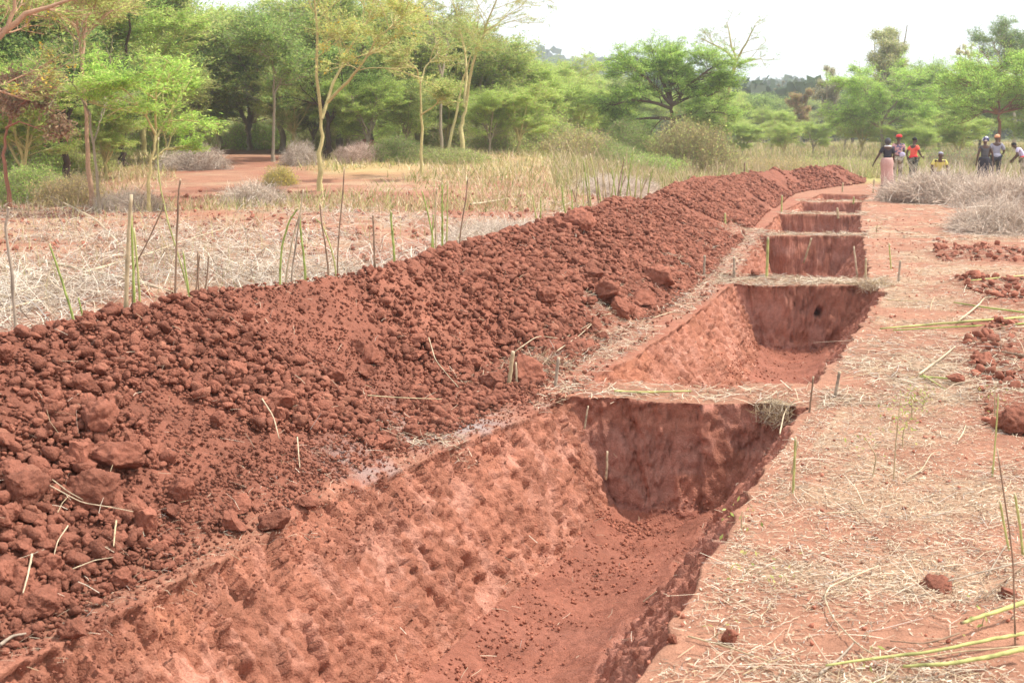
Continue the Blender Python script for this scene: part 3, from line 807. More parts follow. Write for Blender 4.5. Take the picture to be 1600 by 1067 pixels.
def build_tree(name, limbs, radii, sp, seed, bark, label, cat='tree', group=None, cols=None, scale=1.0, dens=1.0, flowers=0, loc=(0, 0, 0), keep_parts=False, **kw):
    """limbs: list of (K,3) polylines in local metres (first = trunk), radii: list of (r0, r1)"""
    rng = np.random.default_rng(seed); c = dict(SP[sp]); c.update(kw)
    cols = c['cols'] if cols is None else cols
    tb = []; L1s = []
    K = 9
    Ps, Rs = [], []
    for P, (a, b) in zip(limbs, radii):
        P = np.asarray(P, float); q = np.linspace(0, len(P) - 1, K); P9 = np.stack([np.interp(q, np.arange(len(P)), P[:, j]) for j in range(3)], 1)
        P9[1:-1] += rng.normal(0, a * .35, (K - 2, 3)) * np.array([1, 1, .2])
        Ps.append(P9); Rs.append(np.linspace(a, b, K))
    Ps = np.stack(Ps); Rs = np.stack(Rs)
    Rs[0, 0] *= 1.35
    tb.append(tubes(Ps, Rs, 8))
    src = Ps if len(limbs) == 1 else Ps[1:] if not kw.get('trunk_too') else Ps
    srR = Rs if len(limbs) == 1 else Rs[1:] if not kw.get('trunk_too') else Rs
    n1 = c['n1'] / (1 if len(src) == 1 else len(src) ** .5)
    Q1, R1 = grow(src, srR, n1, c['u1'], c['L1'] * scale, c['a1'], c['f1'], c['l1'], 6, .5, rng, .14, .45, -.015)
    Q2, R2 = grow(Q1, R1, c['n2'] * dens, .2, c['L2'] * scale, .75, c['f1'], c['l1'] * .6, 5, .5, rng, .12, .4)
    Q3, R3 = grow(Q2, R2, c['n3'], .15, c['L3'] * scale, .7, c['f1'] * .9, .05, 3, .55, rng, .12, .3)
    R1 = np.maximum(R1, .013 * scale); R2 = np.maximum(R2, .007 * scale); R3 = np.maximum(R3, .003 * scale)
    tb += [tubes(Q1, R1, 5), tubes(Q2, R2, 4), tubes(Q3, R3, 3)]
    V, F, _ = merge(tb)
    bc = np.tile(bark, (len(V), 1))
    root = link(name, None, None, None, label, cat, group, loc=loc)
    link('trunk', mk_mesh('trunk', V, F, bc, True), M_BARK, root)
    crown = [leaves(Q3, c['lf'], np.array(c['off']) * scale, c['LL'] * scale ** .5, c['LW'] * scale ** .5, cols, rng, c['vert'])]
    if flowers:
        k = rng.choice(len(Q3), int(len(Q3) * flowers), replace=False); sub = Q3[k]
        hot = vnoise(sub[:, 0, 0] * 1.6, sub[:, 0, 1] * 1.6, sub[:, 0, 2] * 1.6, seed=seed) > .0
        if hot.sum() > 2: crown.append(leaves(sub[hot], 9, np.array([.05, .05, .04]), .05, .05, G_FLW, rng, 1.0))
    V, F, C = merge(crown)
    link('crown', mk_mesh('crown', V, F, C), M_LEAF, root)
    return root

def copy_tree(o, parent=None):
    c = o.copy(); COL.objects.link(c); c.parent = parent
    for ch in list(o.children):
        d = ch.copy(); COL.objects.link(d); d.parent = c
    return c

def pl(pts, s, base, dj=None):
    """photo points at distance s -> local polyline relative to base"""
    out = []
    for i, p in enumerate(pts):
        v = at(p[0], p[1], s + (0 if dj is None else dj[i])); out.append((v.x - base.x, v.y - base.y, v.z - base.z))
    return out

def on_ground(px, s):
    x = (px - 800) / 2000.0 * s * 1.013
    d = ray(px, 250); x = d.x / d.y * s
    return Vector((x, s, gz(x, s) - .03))

def key_tree(name, base, s, trunk, limbs, r, sp, seed, bark, label, dj=None, **kw):
    b = on_ground(base, s)
    T = [(0, 0, 0)] + pl(trunk, s, b)
    Ls = [T]; Rr = [(r, r * (.45 if limbs else .22))]
    for i, l in enumerate(limbs):
        k = (i % 2 * 2 - 1) * .35
        Ls.append(pl(l, s, b, [k * j for j in range(len(l))])); Rr.append((r * .6, r * .15))
    return build_tree(name, Ls, Rr, sp, seed, bark, label, loc=b, **kw)

random.seed(3)
# --- key trees at the left-hand wood edge
key_tree('fever_tree', 500, 34, [(500, 240), (502, 186)], [[(502, 186), (494, 120), (496, 50), (488, -40), (470, -130)], [(503, 186), (520, 130), (545, 80), (575, 30), (600, -50)], [(512, 160), (545, 125), (560, 108), (590, 60), (640, 20)]],
         .078, 'fever', 41, B_FEV, 'tall yellow-barked acacia forking low into two pale trunks, topped with yellow flowers', flowers=.2, L1=1.7, trunk_too=False, n1=13, dens=.85)
key_tree('fever_tree', 722, 46, [(721, 200), (728, 165)], [[(728, 165), (736, 110), (748, 70), (760, 40), (778, -5), (800, -60)], [(726, 168), (729, 120), (726, 80), (716, 30), (700, -30)]],
         .098, 'sparse', 42, B_FEV, 'tallest pale acacia with a leaning split trunk and thin crown against the sky', flowers=.06, L1=2.3, L2=1.1, lf=10, n1=15, trunk_too=False)
key_tree('acacia_tree', 658, 38, [(659, 200), (657, 130)], [[(657, 130), (652, 110), (630, 85)], [(657, 130), (664, 105), (690, 80)], [(657, 180), (675, 168), (700, 150)]], .05, 'sparse', 43, B_FEV,
         'slim straight pale sapling standing alone between the forked trees', L1=.9, L2=.5, L3=.3, n1=9)
key_tree('acacia_tree', 688, 47, [(689, 190), (690, 120)], [[(690, 120), (680, 60), (660, 10)], [(690, 120), (700, 70), (690, 20)]], .075, 'sparse', 44, B_GRY,
         'grey thin acacia just left of the tallest tree', L1=1.7, n1=12, lf=12)
key_tree('acacia_tree', 698, 45, [(704, 210), (716, 170), (722, 130)], [[(722, 130), (735, 90), (750, 60)]], .06, 'sparse', 45, B_FEV, 'thin leaning acacia crossing in front of the tallest tree', L1=1.1, n1=10, lf=11)
key_tree('fever_tree', 230, 29, [(231, 290), (238, 245), (244, 200)], [[(244, 200), (243, 165), (246, 130), (262, 95)], [(241, 225), (256, 190), (275, 160), (300, 120)], [(243, 210), (228, 180), (205, 150), (180, 125)], [(238, 250), (262, 230), (275, 200)]],
         .048, 'umbrella', 46, B_FEV, 'crooked yellow-barked sapling with a bright green flat top at the wood edge', L1=1.15, L2=.6, L3=.32, n1=15, lf=11, dens=.8)
key_tree('acacia_tree', 142, 29.5, [(141, 260), (137, 215), (132, 150), (126, 80)], [[(126, 80), (120, 30), (118, -40)], [(128, 110), (132, 60), (140, 0)]], .065, 'fever', 47, B_PNK,
         'tall pinkish-barked acacia with long bare side branches, left wood edge', L1=1.9, L2=.9, n1=17, lf=13, n3=5, dens=1.0)
key_tree('acacia_tree', 152, 28.5, [(150, 270), (145, 225), (140, 180), (125, 150)], [[(140, 180), (120, 140), (95, 110)], [(145, 225), (160, 180), (178, 130)]], .04, 'sparse', 48, B_GRY, 'thin grey-barked sapling beside the pinkish trunk', L1=1.1, n1=10)
key_tree('acacia_tree', 10, 30, [(10, 260), (4, 225), (16, 190)], [[(16, 190), (30, 165), (50, 150)], [(16, 190), (8, 165), (0, 150)], [(10, 200), (30, 190), (70, 205)]], .055, 'round', 49, B_RED,
         'small reddish tree with withered brown leaves at the left edge', cols=G_DED, L1=.7, L2=.4, L3=.25, lf=7, n1=10)
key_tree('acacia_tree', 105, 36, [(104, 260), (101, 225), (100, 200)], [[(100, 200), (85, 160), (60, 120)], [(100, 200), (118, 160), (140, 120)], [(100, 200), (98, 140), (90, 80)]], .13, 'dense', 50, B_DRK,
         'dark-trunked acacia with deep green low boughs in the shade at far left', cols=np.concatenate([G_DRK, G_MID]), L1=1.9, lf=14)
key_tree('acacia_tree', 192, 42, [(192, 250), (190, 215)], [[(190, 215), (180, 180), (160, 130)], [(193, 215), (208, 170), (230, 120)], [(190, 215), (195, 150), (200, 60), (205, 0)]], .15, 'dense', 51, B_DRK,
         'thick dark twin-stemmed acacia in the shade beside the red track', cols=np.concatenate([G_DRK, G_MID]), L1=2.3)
key_tree('acacia_tree', 427, 44, [(427, 220), (428, 150), (428, 110)], [[(428, 110), (424, 80), (415, 60)], [(428, 150), (440, 120), (460, 100)]], .065, 'dense', 52, B_GRY,
         'slim tree with a soft dark green crown at the end of the red track', cols=G_MID, L1=1.6, L2=.8, u1=.1, n1=18, lf=12)
key_tree('acacia_tree', 511, 46, [(512, 230), (514, 190)], [[(514, 190), (500, 150), (480, 110)], [(514, 190), (535, 150), (560, 120)]], .15, 'dense', 53, B_DRK, 'dark trunk standing close behind the low-forking yellow tree', cols=G_MID, L1=2.1)
# overhanging limbs from a tree just outside the left edge
b = on_ground(-130, 22)
build_tree('fever_tree', [[(0, 0, 0)] + pl([(-90, 200), (-40, 90)], 22, b), pl([(-40, 90), (5, 50), (40, 22), (75, 12), (130, -6)], 22, b), pl([(-40, 90), (0, 60), (20, 25), (28, -20)], 22, b), pl([(-60, 130), (-20, 135), (20, 150), (50, 158)], 22, b)],
           [(.16, .09), (.07, .02), (.06, .02), (.03, .008)], 'sparse', 54, B_PNK * 1.1, 'pinkish boughs of a yellow-flowered tree reaching in at the top left corner', loc=b, L1=1.0, L2=.5, L3=.3, lf=7, n1=9, flowers=.12, trunk_too=False)

# --- middle distance
key_tree('acacia_tree', 1048, 62, [(1047, 190), (1050, 165)], [[(1050, 165), (1025, 135), (1000, 115), (975, 100)], [(1050, 165), (1045, 120), (1035, 85)], [(1050, 165), (1075, 135), (1105, 110), (1125, 100)], [(1050, 165), (1080, 150), (1110, 150), (1130, 140)], [(1050, 170), (1020, 160), (985, 155), (960, 165)], [(1049, 185), (1010, 185), (975, 188)], [(1049, 185), (1085, 180), (1120, 175)], [(1050, 165), (1030, 110), (1015, 85)]],
         .15, 'umbrella', 61, B_DRK * 2, 'wide flat-layered green acacia standing alone left of the bare-topped tree', cols=np.concatenate([G_MID, G_BRI, G_BRI]), n1=40, L1=1.7, L2=1.1, u1=.08, lf=17, l1=.12)
key_tree('acacia_tree', 1128, 66, [(1133, 160), (1143, 120)], [[(1143, 120), (1153, 90), (1168, 65), (1180, 40)], [(1143, 120), (1150, 90), (1140, 60), (1135, 35)], [(1148, 105), (1170, 95), (1190, 92)], [(1150, 95), (1130, 78), (1095, 60)]],
         .14, 'sparse', 62, B_FEV * .8, 'tall thin acacia with sparse bare branches behind the wide layered tree', L1=1.2, L2=.6, L3=.4, n1=9, n2=3.5, n3=3, lf=9, cols=G_MID)
key_tree('acacia_tree', 1378, 80, [(1378, 190)], [[(1378, 190), (1355, 150), (1345, 125)], [(1378, 190), (1382, 150), (1380, 115)], [(1378, 190), (1405, 155), (1420, 130)], [(1378, 200), (1350, 185), (1335, 180)], [(1378, 200), (1410, 180), (1430, 172)]], .15, 'umbrella', 63, B_GRY, 'bright green feathery acacia in front of the tall yellow-green tree',
         n1=42, L1=2.0, u1=.05, l1=.1, scale=1.25)
key_tree('acacia_tree', 1468, 84, [(1468, 190)], [[(1468, 190), (1450, 150), (1445, 120)], [(1468, 190), (1480, 150), (1490, 125)], [(1468, 190), (1468, 150), (1465, 115)], [(1468, 198), (1445, 180), (1435, 175)], [(1468, 198), (1495, 180), (1505, 178)]], .14, 'umbrella', 64, B_GRY, 'rounded green acacia behind the man in yellow', cols=np.concatenate([G_MID, G_BRI]), n1=40, L1=1.9, u1=.08, l1=.1, scale=1.2)
key_tree('acacia_tree', 1562, 72, [(1562, 190), (1560, 178)], [[(1560, 178), (1530, 150), (1510, 125)], [(1560, 178), (1560, 130), (1555, 105)], [(1560, 178), (1590, 150), (1610, 120)], [(1560, 178), (1600, 168), (1640, 160)], [(1560, 178), (1520, 168), (1490, 165)], [(1560, 178), (1535, 130), (1530, 108)]], .12, 'umbrella', 65, B_RED * .7,
         'large bright acacia with a short forked trunk at the right edge', n1=44, L1=1.9, u1=.12, scale=1.2)
key_tree('acacia_tree', 1585, 95, [(1585, 160)], [[(1585, 160), (1560, 90), (1550, 62)], [(1585, 160), (1590, 100), (1595, 75)]], .18, 'dense', 66, B_GRY, 'dark feathery crown rising behind the large acacia at top right', cols=np.concatenate([G_DRK, G_MID]), n1=26, L1=2.0, scale=1.3, u1=.2, l1=.35)
def upright(px, s, top, width, label, cols, seed, dense=1.0, name='eucalyptus_tree', n=5):
    b = on_ground(px, s); H = at(px, top, s).z - b.z; wd = width / 2000 * s * .5
    rng = np.random.default_rng(seed)
    limbs = [[(0, 0, 0), (0, 0, H * .35)]]
    for i in range(n):
        a = 6.28 * i / n + rng.uniform(0, .6); q = rng.uniform(.35, .75) * wd
        limbs.append([(0, 0, H * .3), (math.cos(a) * q * .6, math.sin(a) * q * .6, H * .6), (math.cos(a) * q, math.sin(a) * q, H * rng.uniform(.82, .98))])
    sc = wd / 1.5
    return build_tree(name, limbs, [(H * .022, H * .014)] + [(H * .012, H * .004)] * n, 'round', seed, B_GRY, label, loc=b, cols=cols, L1=.55 * wd / sc, L2=.35 * wd / sc, L3=.3, scale=sc, dens=dense, n1=20, u1=.1, lf=int(15 * dense))
upright(1380, 105, 36, 85, 'tall yellow-green tree towering above the right-hand acacias', np.concatenate([G_YEL * .85, G_GRY]), 67)
upright(1500, 120, 58, 26, 'slender pale tree poking up between the right-hand acacias', G_GRY * 1.2, 68, .8, n=3)
upright(1292, 110, 108, 58, 'pointed grey-green tree left of the bright acacias', G_GRY * .8, 69)
upright(1246, 112, 138, 46, 'round brownish tree left of the pointed grey-green one', G_BRN, 70, name='broadleaf_tree')
upright(1213, 190, 122, 20, 'small pointed tree far off on the ridge line', G_GRY * .6, 71, .8, n=3)
upright(260, 60, 2, 120, 'dark green broadleaf crown high behind the crooked sapling', G_DRK * 1.3, 72, name='broadleaf_tree')

# generic acacias copied through the thicket and the far meadow edge
def generic(kind, seed, bark, cols, H=5.0, **kw):
    rng = np.random.default_rng(seed)
    limbs = [[(0, 0, 0), (.05, 0, H * .3)]]
    for i in range(5):
        a = 6.28 * i / 5 + rng.uniform(0, .7); q = rng.uniform(.14, .3) * H
        limbs.append([(.05, 0, H * rng.uniform(.15, .3)), (math.cos(a) * q * .6, math.sin(a) * q * .6, H * .55), (math.cos(a) * q, math.sin(a) * q, H * rng.uniform(.7, .88))])
    return build_tree('acacia_tree', limbs, [(.1, .07)] + [(.055, .02)] * 5, kind, seed, bark, 'x', cols=cols, n1=27, u1=.05, **kw)
protos = [generic('dense', 81, B_GRY, np.concatenate([G_MID, G_YEL]), L1=1.6, lf=13), generic('umbrella', 82, B_FEV, np.concatenate([G_BRI, G_YEL]), L1=1.7, lf=14), generic('dense', 83, B_DRK, G_MID, L1=1.6, lf=13),
          generic('fever', 84, B_FEV, np.concatenate([G_YEL, G_MID]), L1=1.7, lf=13), generic('umbrella', 85, B_GRY, G_YEL * np.array([.9, 1.05, .8]), L1=1.6, lf=14)]
used = set(); seenl = set()
KN = ['mid-green feathery acacia', 'bright green flat-topped acacia', 'deeper green acacia', 'yellowish open-crowned acacia', 'yellow-green bushy acacia']
def put(k, px, s, h, group, label, rz=None, wide=1.0):
    o = protos[k] if k not in used else copy_tree(protos[k]); used.add(k)
    p = on_ground(px, s); o.location = p
    o.rotation_euler = (0, 0, random.uniform(0, 6.28) if rz is None else rz)
    z = h / 5.0; o.scale = (z * wide, z * wide, z)
    while label in seenl: label += ', farther one' if 'farther' not in label else ', rearmost'
    seenl.add(label)
    o['label'] = label; o['group'] = group; o['category'] = 'tree'
    return o
G1 = 'acacias of the thicket behind the left-hand clearing'
land = [(-60, 'at the far left edge'), (60, 'behind the withered brown tree'), (130, 'behind the pinkish trunk'), (190, 'behind the dark twin-stemmed tree'), (245, 'behind the crooked sapling'), (330, 'above the red track'),
        (420, 'behind the slim soft-crowned tree'), (500, 'behind the low-forking yellow tree'), (590, 'behind the red earth heap'), (658, 'behind the lone slim sapling'), (725, 'behind the tallest tree'), (800, 'right of the tallest tree'), (880, 'at the right end of the thicket'), (940, 'just left of the wide layered tree')]
thick = [(-40, 38, 7, 2), (30, 40, 7, 0), (95, 46, 7, 4), (160, 50, 8, 0), (225, 48, 6.0, 1), (300, 52, 5.6, 0), (345, 58, 6.2, 3), (390, 56, 5.0, 4), (440, 52, 5.6, 0), (475, 60, 6.0, 4), (530, 54, 6.8, 0), (580, 56, 6.0, 4),
         (620, 52, 5.6, 0), (655, 56, 6.0, 3), (700, 58, 5.8, 4), (745, 54, 5.0, 0), (785, 56, 4.4, 4), (825, 58, 3.6, 4), (865, 62, 3.4, 4), (905, 66, 3.6, 1), (940, 72, 3.6, 4), (10, 60, 8.5, 4), (90, 64, 9.5, 3), (170, 68, 10, 4), (480, 70, 7.5, 4),
         (600, 78, 7.5, 4), (770, 80, 5.0, 1), (820, 82, 4.8, 4), (875, 92, 5.4, 1), (290, 76, 8, 4), (35, 34, 3.4, 1), (-10, 35, 3.6, 1), (575, 46, 3.0, 4), (810, 50, 2.7, 1), (765, 49, 2.6, 4), (635, 48, 2.8, 0), (165, 38, 2.6, 1), (215, 95, 6, 0), (275, 100, 6, 4), (330, 98, 5.5, 1), (385, 100, 6, 0), (450, 96, 6, 2), (510, 100, 6, 4), (565, 96, 6, 0), (620, 100, 6, 4), (680, 98, 5.5, 0), (120, 92, 7, 0), (460, 50, 3.4, 3), (545, 50, 3.2, 4), (60, 44, 4.2, 4), (125, 43, 3.8, 0), (245, 44, 3.6, 3), (-30, 48, 5, 1), (265, 58, 4.0, 0), (490, 52, 3.0, 0), (700, 52, 3.0, 1), (330, 66, 4.4, 2), (400, 68, 4.4, 4), (845, 60, 3.2, 1)]
seen = {}
for i, (px, s, h, k) in enumerate(thick):
    lm = min(land, key=lambda q: abs(q[0] - px))[1]
    pre = 'low bushy' if h < 4 else ('tall' if h > 8 else '')
    lb = (pre + ' ' + KN[k] + ' ' + lm).strip() + (', deep in the thicket' if s > 63 and h > 4 else '')
    put(k, px, s, h, G1, lb, wide=random.uniform(1.0, 1.3))
G2 = 'trees along the far side of the meadow'
land2 = [(900, 'left of the wide layered tree'), (960, 'at the left foot of the wide layered tree'), (1000, 'behind the wide layered tree'), (1070, 'behind the tan twiggy bush'), (1150, 'right of the thin bare-topped tree'), (1200, 'between the thin tree and the brown round tree'), (1270, 'below the brown round tree'), (1320, 'below the pointed grey-green tree'), (1400, 'at the foot of the tall yellow-green tree'), (1450, 'behind the man in yellow'), (1520, 'behind the two walkers at right'), (1590, 'at the right edge')]
mid = [(905, 120, 6, 1), (950, 130, 6.5, 0), (1000, 110, 5, 4), (1080, 120, 5.5, 1), (1140, 112, 4.6, 1), (1172, 125, 5.2, 2), (1205, 100, 3.6, 4), (1160, 84, 2.6, 4), (1225, 86, 2.4, 1), (1270, 92, 2.6, 4), (1320, 104, 3.4, 0), (1345, 84, 3.6, 1), (1410, 78, 2.6, 1), (1440, 76, 2.4, 4), (1500, 78, 3.0, 1), (1530, 100, 5.4, 2),
       (1190, 150, 6.0, 2), (1110, 150, 6.5, 0), (1250, 160, 5.5, 0), (1330, 130, 5.5, 2), (1430, 105, 6.2, 2), (1610, 100, 6.5, 1), (870, 140, 7, 0), (1640, 74, 5, 4), (985, 74, 2.6, 2), (1005, 60, 1.7, 4)]
for px, s, h, k in mid:
    lm = min(land2, key=lambda q: abs(q[0] - px))[1]
    pre = 'low bushy' if h < 3.7 else ('distant' if s > 105 else '')
    put(k, px, s, h, G2, (pre + ' ' + KN[k] + ' ' + lm).strip(), wide=random.uniform(1.1, 1.5))

# far wooded hills: thousands of crowns, one mass
rf = np.random.default_rng(91)
n = 5200
s = np.concatenate([160 * (1500 / 160) ** rf.uniform(0, 1, n)]); u = rf.uniform(-.47, .47, n); x = u * s
keep = rf.uniform(0, 1, n) < np.clip(.25 + s / 500, 0, 1)
s, x = s[keep], x[keep]; n = len(s)
H = rf.uniform(5, 11, n) * (1 + .3 * (s > 600)) * np.where(s < 400, .75, 1); W_ = H * rf.uniform(.35, .6, n); zz = ground_z(x, s)
per = 46
c = rf.normal(size=(n, per, 3)); c /= np.linalg.norm(c, axis=2, keepdims=True); c *= rf.uniform(.6, 1.05, (n, per, 1))
c = c * np.stack([W_, W_, H * .42], -1)[:, None] + np.stack([x, s, zz + H * .52], -1)[:, None]
sz = (W_ * .30)[:, None, None] * rf.uniform(.6, 1.4, (n, per, 1))
d = norm(rf.normal(size=(n, per, 3))); e = norm(np.cross(d, rf.normal(size=(n, per, 3))))
V = np.stack([c - d * sz, c + e * sz, c + d * sz, c - e * sz], 2).reshape(-1, 3)
cc = np.array([[.06, .10, .035], [.045, .085, .03], [.09, .13, .045], [.07, .10, .05]])[rf.integers(0, 4, n)]
link('far_wood', mk_mesh('far_wood', V, np.arange(len(V)).reshape(-1, 4), np.repeat(cc, per * 4, 0)), M_LEAF, label='distant wooded hills fading to blue below the sky', cat='woodland', kind='stuff')

# ------------------------------------------------------------------ bushes and heaps of cut brush
def brush(px, py, w, h, depth, label, seed, cols, n, L=.5, W=.006, name='brush_heap', cat='brush heap', leafy=0, lcols=None, mound=.9, s=None, upw=.4, stray=.12):
    rng = np.random.default_rng(seed)
    if s is None: s = hit(px, py).y
    b = on_ground(px, s); wd = w / 2000 * s * .5; hh = h / 2000 * s; dp = depth
    # twigs fill an uneven dome
    q = rng.normal(size=(n, 3)); q /= np.linalg.norm(q, axis=1, keepdims=True); q *= rng.uniform(0, 1, (n, 1)) ** (1 / 3 * mound)
    q[:, 2] = np.abs(q[:, 2])
    lob = 1 + .55 * fbm(q[:, 0] * 2.6 + seed, q[:, 1] * 2.6, q[:, 2] * 2, oct=3, seed=seed)
    c = q * np.array([wd, dp, hh]) * lob[:, None]
    d = norm(rng.normal(0, 1, (n, 3)) * np.array([1, 1, .5]) + q * .7 + np.array([0, 0, upw]))
    ln = L * rng.uniform(.3, 1.2, n); ln[rng.uniform(0, 1, n) < stray * .3] *= 1.9
    P = [c - d * ln[:, None] * .5]
    for k in range(3):
        P.append(P[-1] + d * ln[:, None] / 3); d = norm(d + rng.normal(0, .22, (n, 3)))
    P = np.stack(P, 1)
    gzv = ground_z(P[..., 0] + b.x, P[..., 1] + b.y) - b.z
    P[..., 2] = np.maximum(P[..., 2], gzv + .005)
    V, F = tubes(P, np.linspace(1, .4, 4)[None] * (W * .5 * rng.uniform(.5, 1.4, n))[:, None], 3)
    col = np.repeat(cols[rng.integers(0, len(cols), n)] * rng.uniform(.75, 1.2, n)[:, None], 12, 0)
    if not leafy:
        return link(name, mk_mesh(name, V, F, col), M_TWIG, label=label, cat=cat, loc=b)
    root = link(name, None, None, label=label, cat=cat, loc=b)
    link('twigs', mk_mesh('twigs', V, F, col), M_TWIG, root)
    V, F, C = leaves(P, leafy, np.array([.05, .05, .04]) * (L / .5), .07 * (L / .5) ** .7, .03 * (L / .5) ** .7, lcols, rng, .7)
    link('foliage', mk_mesh('foliage', V, F, C), M_LEAF, root)
    return root
GT = np.array([[.62, .50, .41], [.74, .62, .50], [.44, .35, .29], [.80, .70, .58], [.52, .40, .31]])
TT = np.array([[.45, .34, .22], [.35, .28, .16], [.5, .40, .26]])
brush(1485, 314, 200, 42, 1.3, 'big heap of cut grey thorn brush hiding the man in yellow to the chest', 301, GT, 9000, .6, .015, s=33.5, stray=.8)
brush(1575, 318, 150, 40, 1.2, 'second heap of grey brush running to the right edge', 302, GT, 6500, .6, .014, s=31, stray=.8)
brush(1570, 372, 150, 44, 1.0, 'small grey brush heap lower down at the right edge', 303, GT, 6000, .45, .009, s=23, stray=.8)
brush(1405, 300, 50, 14, .8, 'low wisp of dry brush at the left foot of the big heap', 304, GT, 1200, .3, .008, s=35)
brush(300, 250, 110, 34, 1.0, 'pile of dry grey branches beside the red track', 305, GT * .85, 2600, .5, .012, s=41)
brush(395, 300, 90, 30, .9, 'low tangle of dry branches at the mouth of the red track', 306, GT, 2200, .5, .010, s=31)
brush(560, 262, 70, 30, 1.0, 'purplish dry bush in front of the red earth heap', 307, GT * np.array([.9, .8, .8]), 2600, .4, .010, s=44)
brush(470, 262, 60, 34, 1.0, 'brown dry bush between the slim tree and the forking tree', 308, GT * .8, 2200, .4, .010, s=43)
brush(200, 318, 110, 30, .8, 'dry grass and twigs heaped between the pinkish trunk and the crooked sapling', 309, GT, 2400, .45, .008, s=29.5)
brush(110, 322, 120, 44, .8, 'tall withered grass around the dark trunk at far left', 310, TT, 2400, .45, .008, s=31, upw=1.2, leafy=2, lcols=G_TAN)
brush(45, 316, 120, 60, .9, 'green leafy bush with white flowers under the left-hand trees', 311, TT, 1800, .4, .008, name='green_bush', cat='bush', s=32, leafy=7, lcols=np.concatenate([G_BRI, G_MID]))
brush(800, 330, 260, 22, 2.2, 'broad mat of grey cut brush just behind the middle of the bank', 312, GT, 9000, .4, .008, s=21.5, upw=.1)
brush(960, 268, 140, 24, 2.4, 'mat of grey brush behind the clump of green stems', 313, GT, 6000, .4, .010, s=36, upw=.3)
brush(330, 455, 230, 24, .9, 'grey brush lying against the back of the bank, right of the tall cut sticks', 314, GT, 4500, .3, .006, s=11.0, upw=.1)
brush(1088, 232, 150, 74, 2.6, 'loose tan-green twiggy bush right of the wide layered tree', 315, np.array([[.36, .29, .15], [.28, .25, .12]]), 5200, 1.2, .014, name='twiggy_bush', cat='bush', s=56, leafy=2, lcols=np.concatenate([G_TAN * .8, G_YEL]), upw=1.0)
brush(1015, 245, 110, 26, 1.4, 'low pale-green shrub in front of the wide layered tree', 316, TT, 2200, .5, .008, name='green_bush', cat='bush', s=52, leafy=8, lcols=np.concatenate([G_MID, G_BRI]))
brush(960, 232, 90, 34, 1.6, 'grey-green weedy shrub at the left of the wide layered tree', 317, TT, 2000, .5, .008, name='weedy_bush', cat='bush', s=54, leafy=6, lcols=G_MID)
brush(1210, 250, 160, 26, 1.8, 'low olive bush in the meadow above the far end of the bank', 318, TT, 2600, .5, .010, name='olive_bush', cat='bush', s=56, leafy=5, lcols=G_TAN)
brush(1500, 240, 220, 34, 1.6, 'dark brownish undergrowth behind the people', 319, GT * .5, 5000, .6, .012, name='dark_undergrowth', cat='bush', s=62, leafy=4, lcols=np.concatenate([G_BRN, G_MID]))
brush(1415, 238, 70, 40, 1.2, 'soft yellow-green bush behind the woman in the pink skirt', 320, TT, 2200, .6, .010, name='soft_bush', cat='bush', s=60, leafy=7, lcols=G_YEL)
brush(690, 262, 150, 22, 1.4, 'low green weeds around the foot of the tallest tree', 321, TT, 2600, .4, .008, name='weedy_bush', cat='bush', s=44, leafy=5, lcols=np.concatenate([G_YEL, G_MID]))
brush(620, 262, 110, 34, 1.4, 'green scrub left of the lone slim sapling', 322, TT, 2600, .45, .008, name='green_scrub', cat='bush', s=45, leafy=6, lcols=G_MID)
brush(435, 272, 50, 26, .8, 'yellow-leaved shrub beside the red track', 323, TT, 900, .4, .008, name='yellow_shrub', cat='bush', s=36, leafy=6, lcols=np.array([[.20, .19, .05], [.17, .19, .05]]))
brush(840, 222, 150, 56, 2.0, 'pale yellow-green tall scrub at the right end of the thicket', 324, TT, 3800, .8, .012, name='tall_scrub', cat='bush', s=57, leafy=6, lcols=np.concatenate([G_YEL, G_BRI]), upw=.9)
brush(900, 236, 120, 44, 2.0, 'rank weeds left of the wide layered tree', 325, TT, 3000, .8, .012, name='rank_weeds', cat='bush', s=55, leafy=4, lcols=np.concatenate([G_YEL, G_TAN]), upw=.9)
brush(760, 240, 120, 40, 1.6, 'soft green scrub right of the tallest tree', 326, TT, 2800, .7, .012, name='green_scrub', cat='bush', s=52, leafy=6, lcols=np.concatenate([G_YEL, G_MID]), upw=.7)
brush(1300, 232, 150, 20, 2.0, 'thin weeds in the middle of the meadow', 327, TT, 1800, .6, .010, name='meadow_weeds', cat='bush', s=60, leafy=4, lcols=G_YEL, upw=1.2)
brush(1225, 654, 60, 40, .14, 'tangle of pale roots and straw at the right end of the first bund', 328, PAL * .9, 420, .13, .003, s=8.1, name='root_tangle', cat='roots')
brush(1370, 440, 60, 10, .3, 'loose straw piled at the right end of the second bund', 329, PAL, 500, .2, .004, s=14.6, name='straw_pile', cat='straw')
brush(850, 575, 100, 24, .35, 'loose dry stalks around the pale stubs on the berm', 330, PAL, 330, .22, .0032, s=9.2, name='straw_pile', cat='straw', upw=.1)
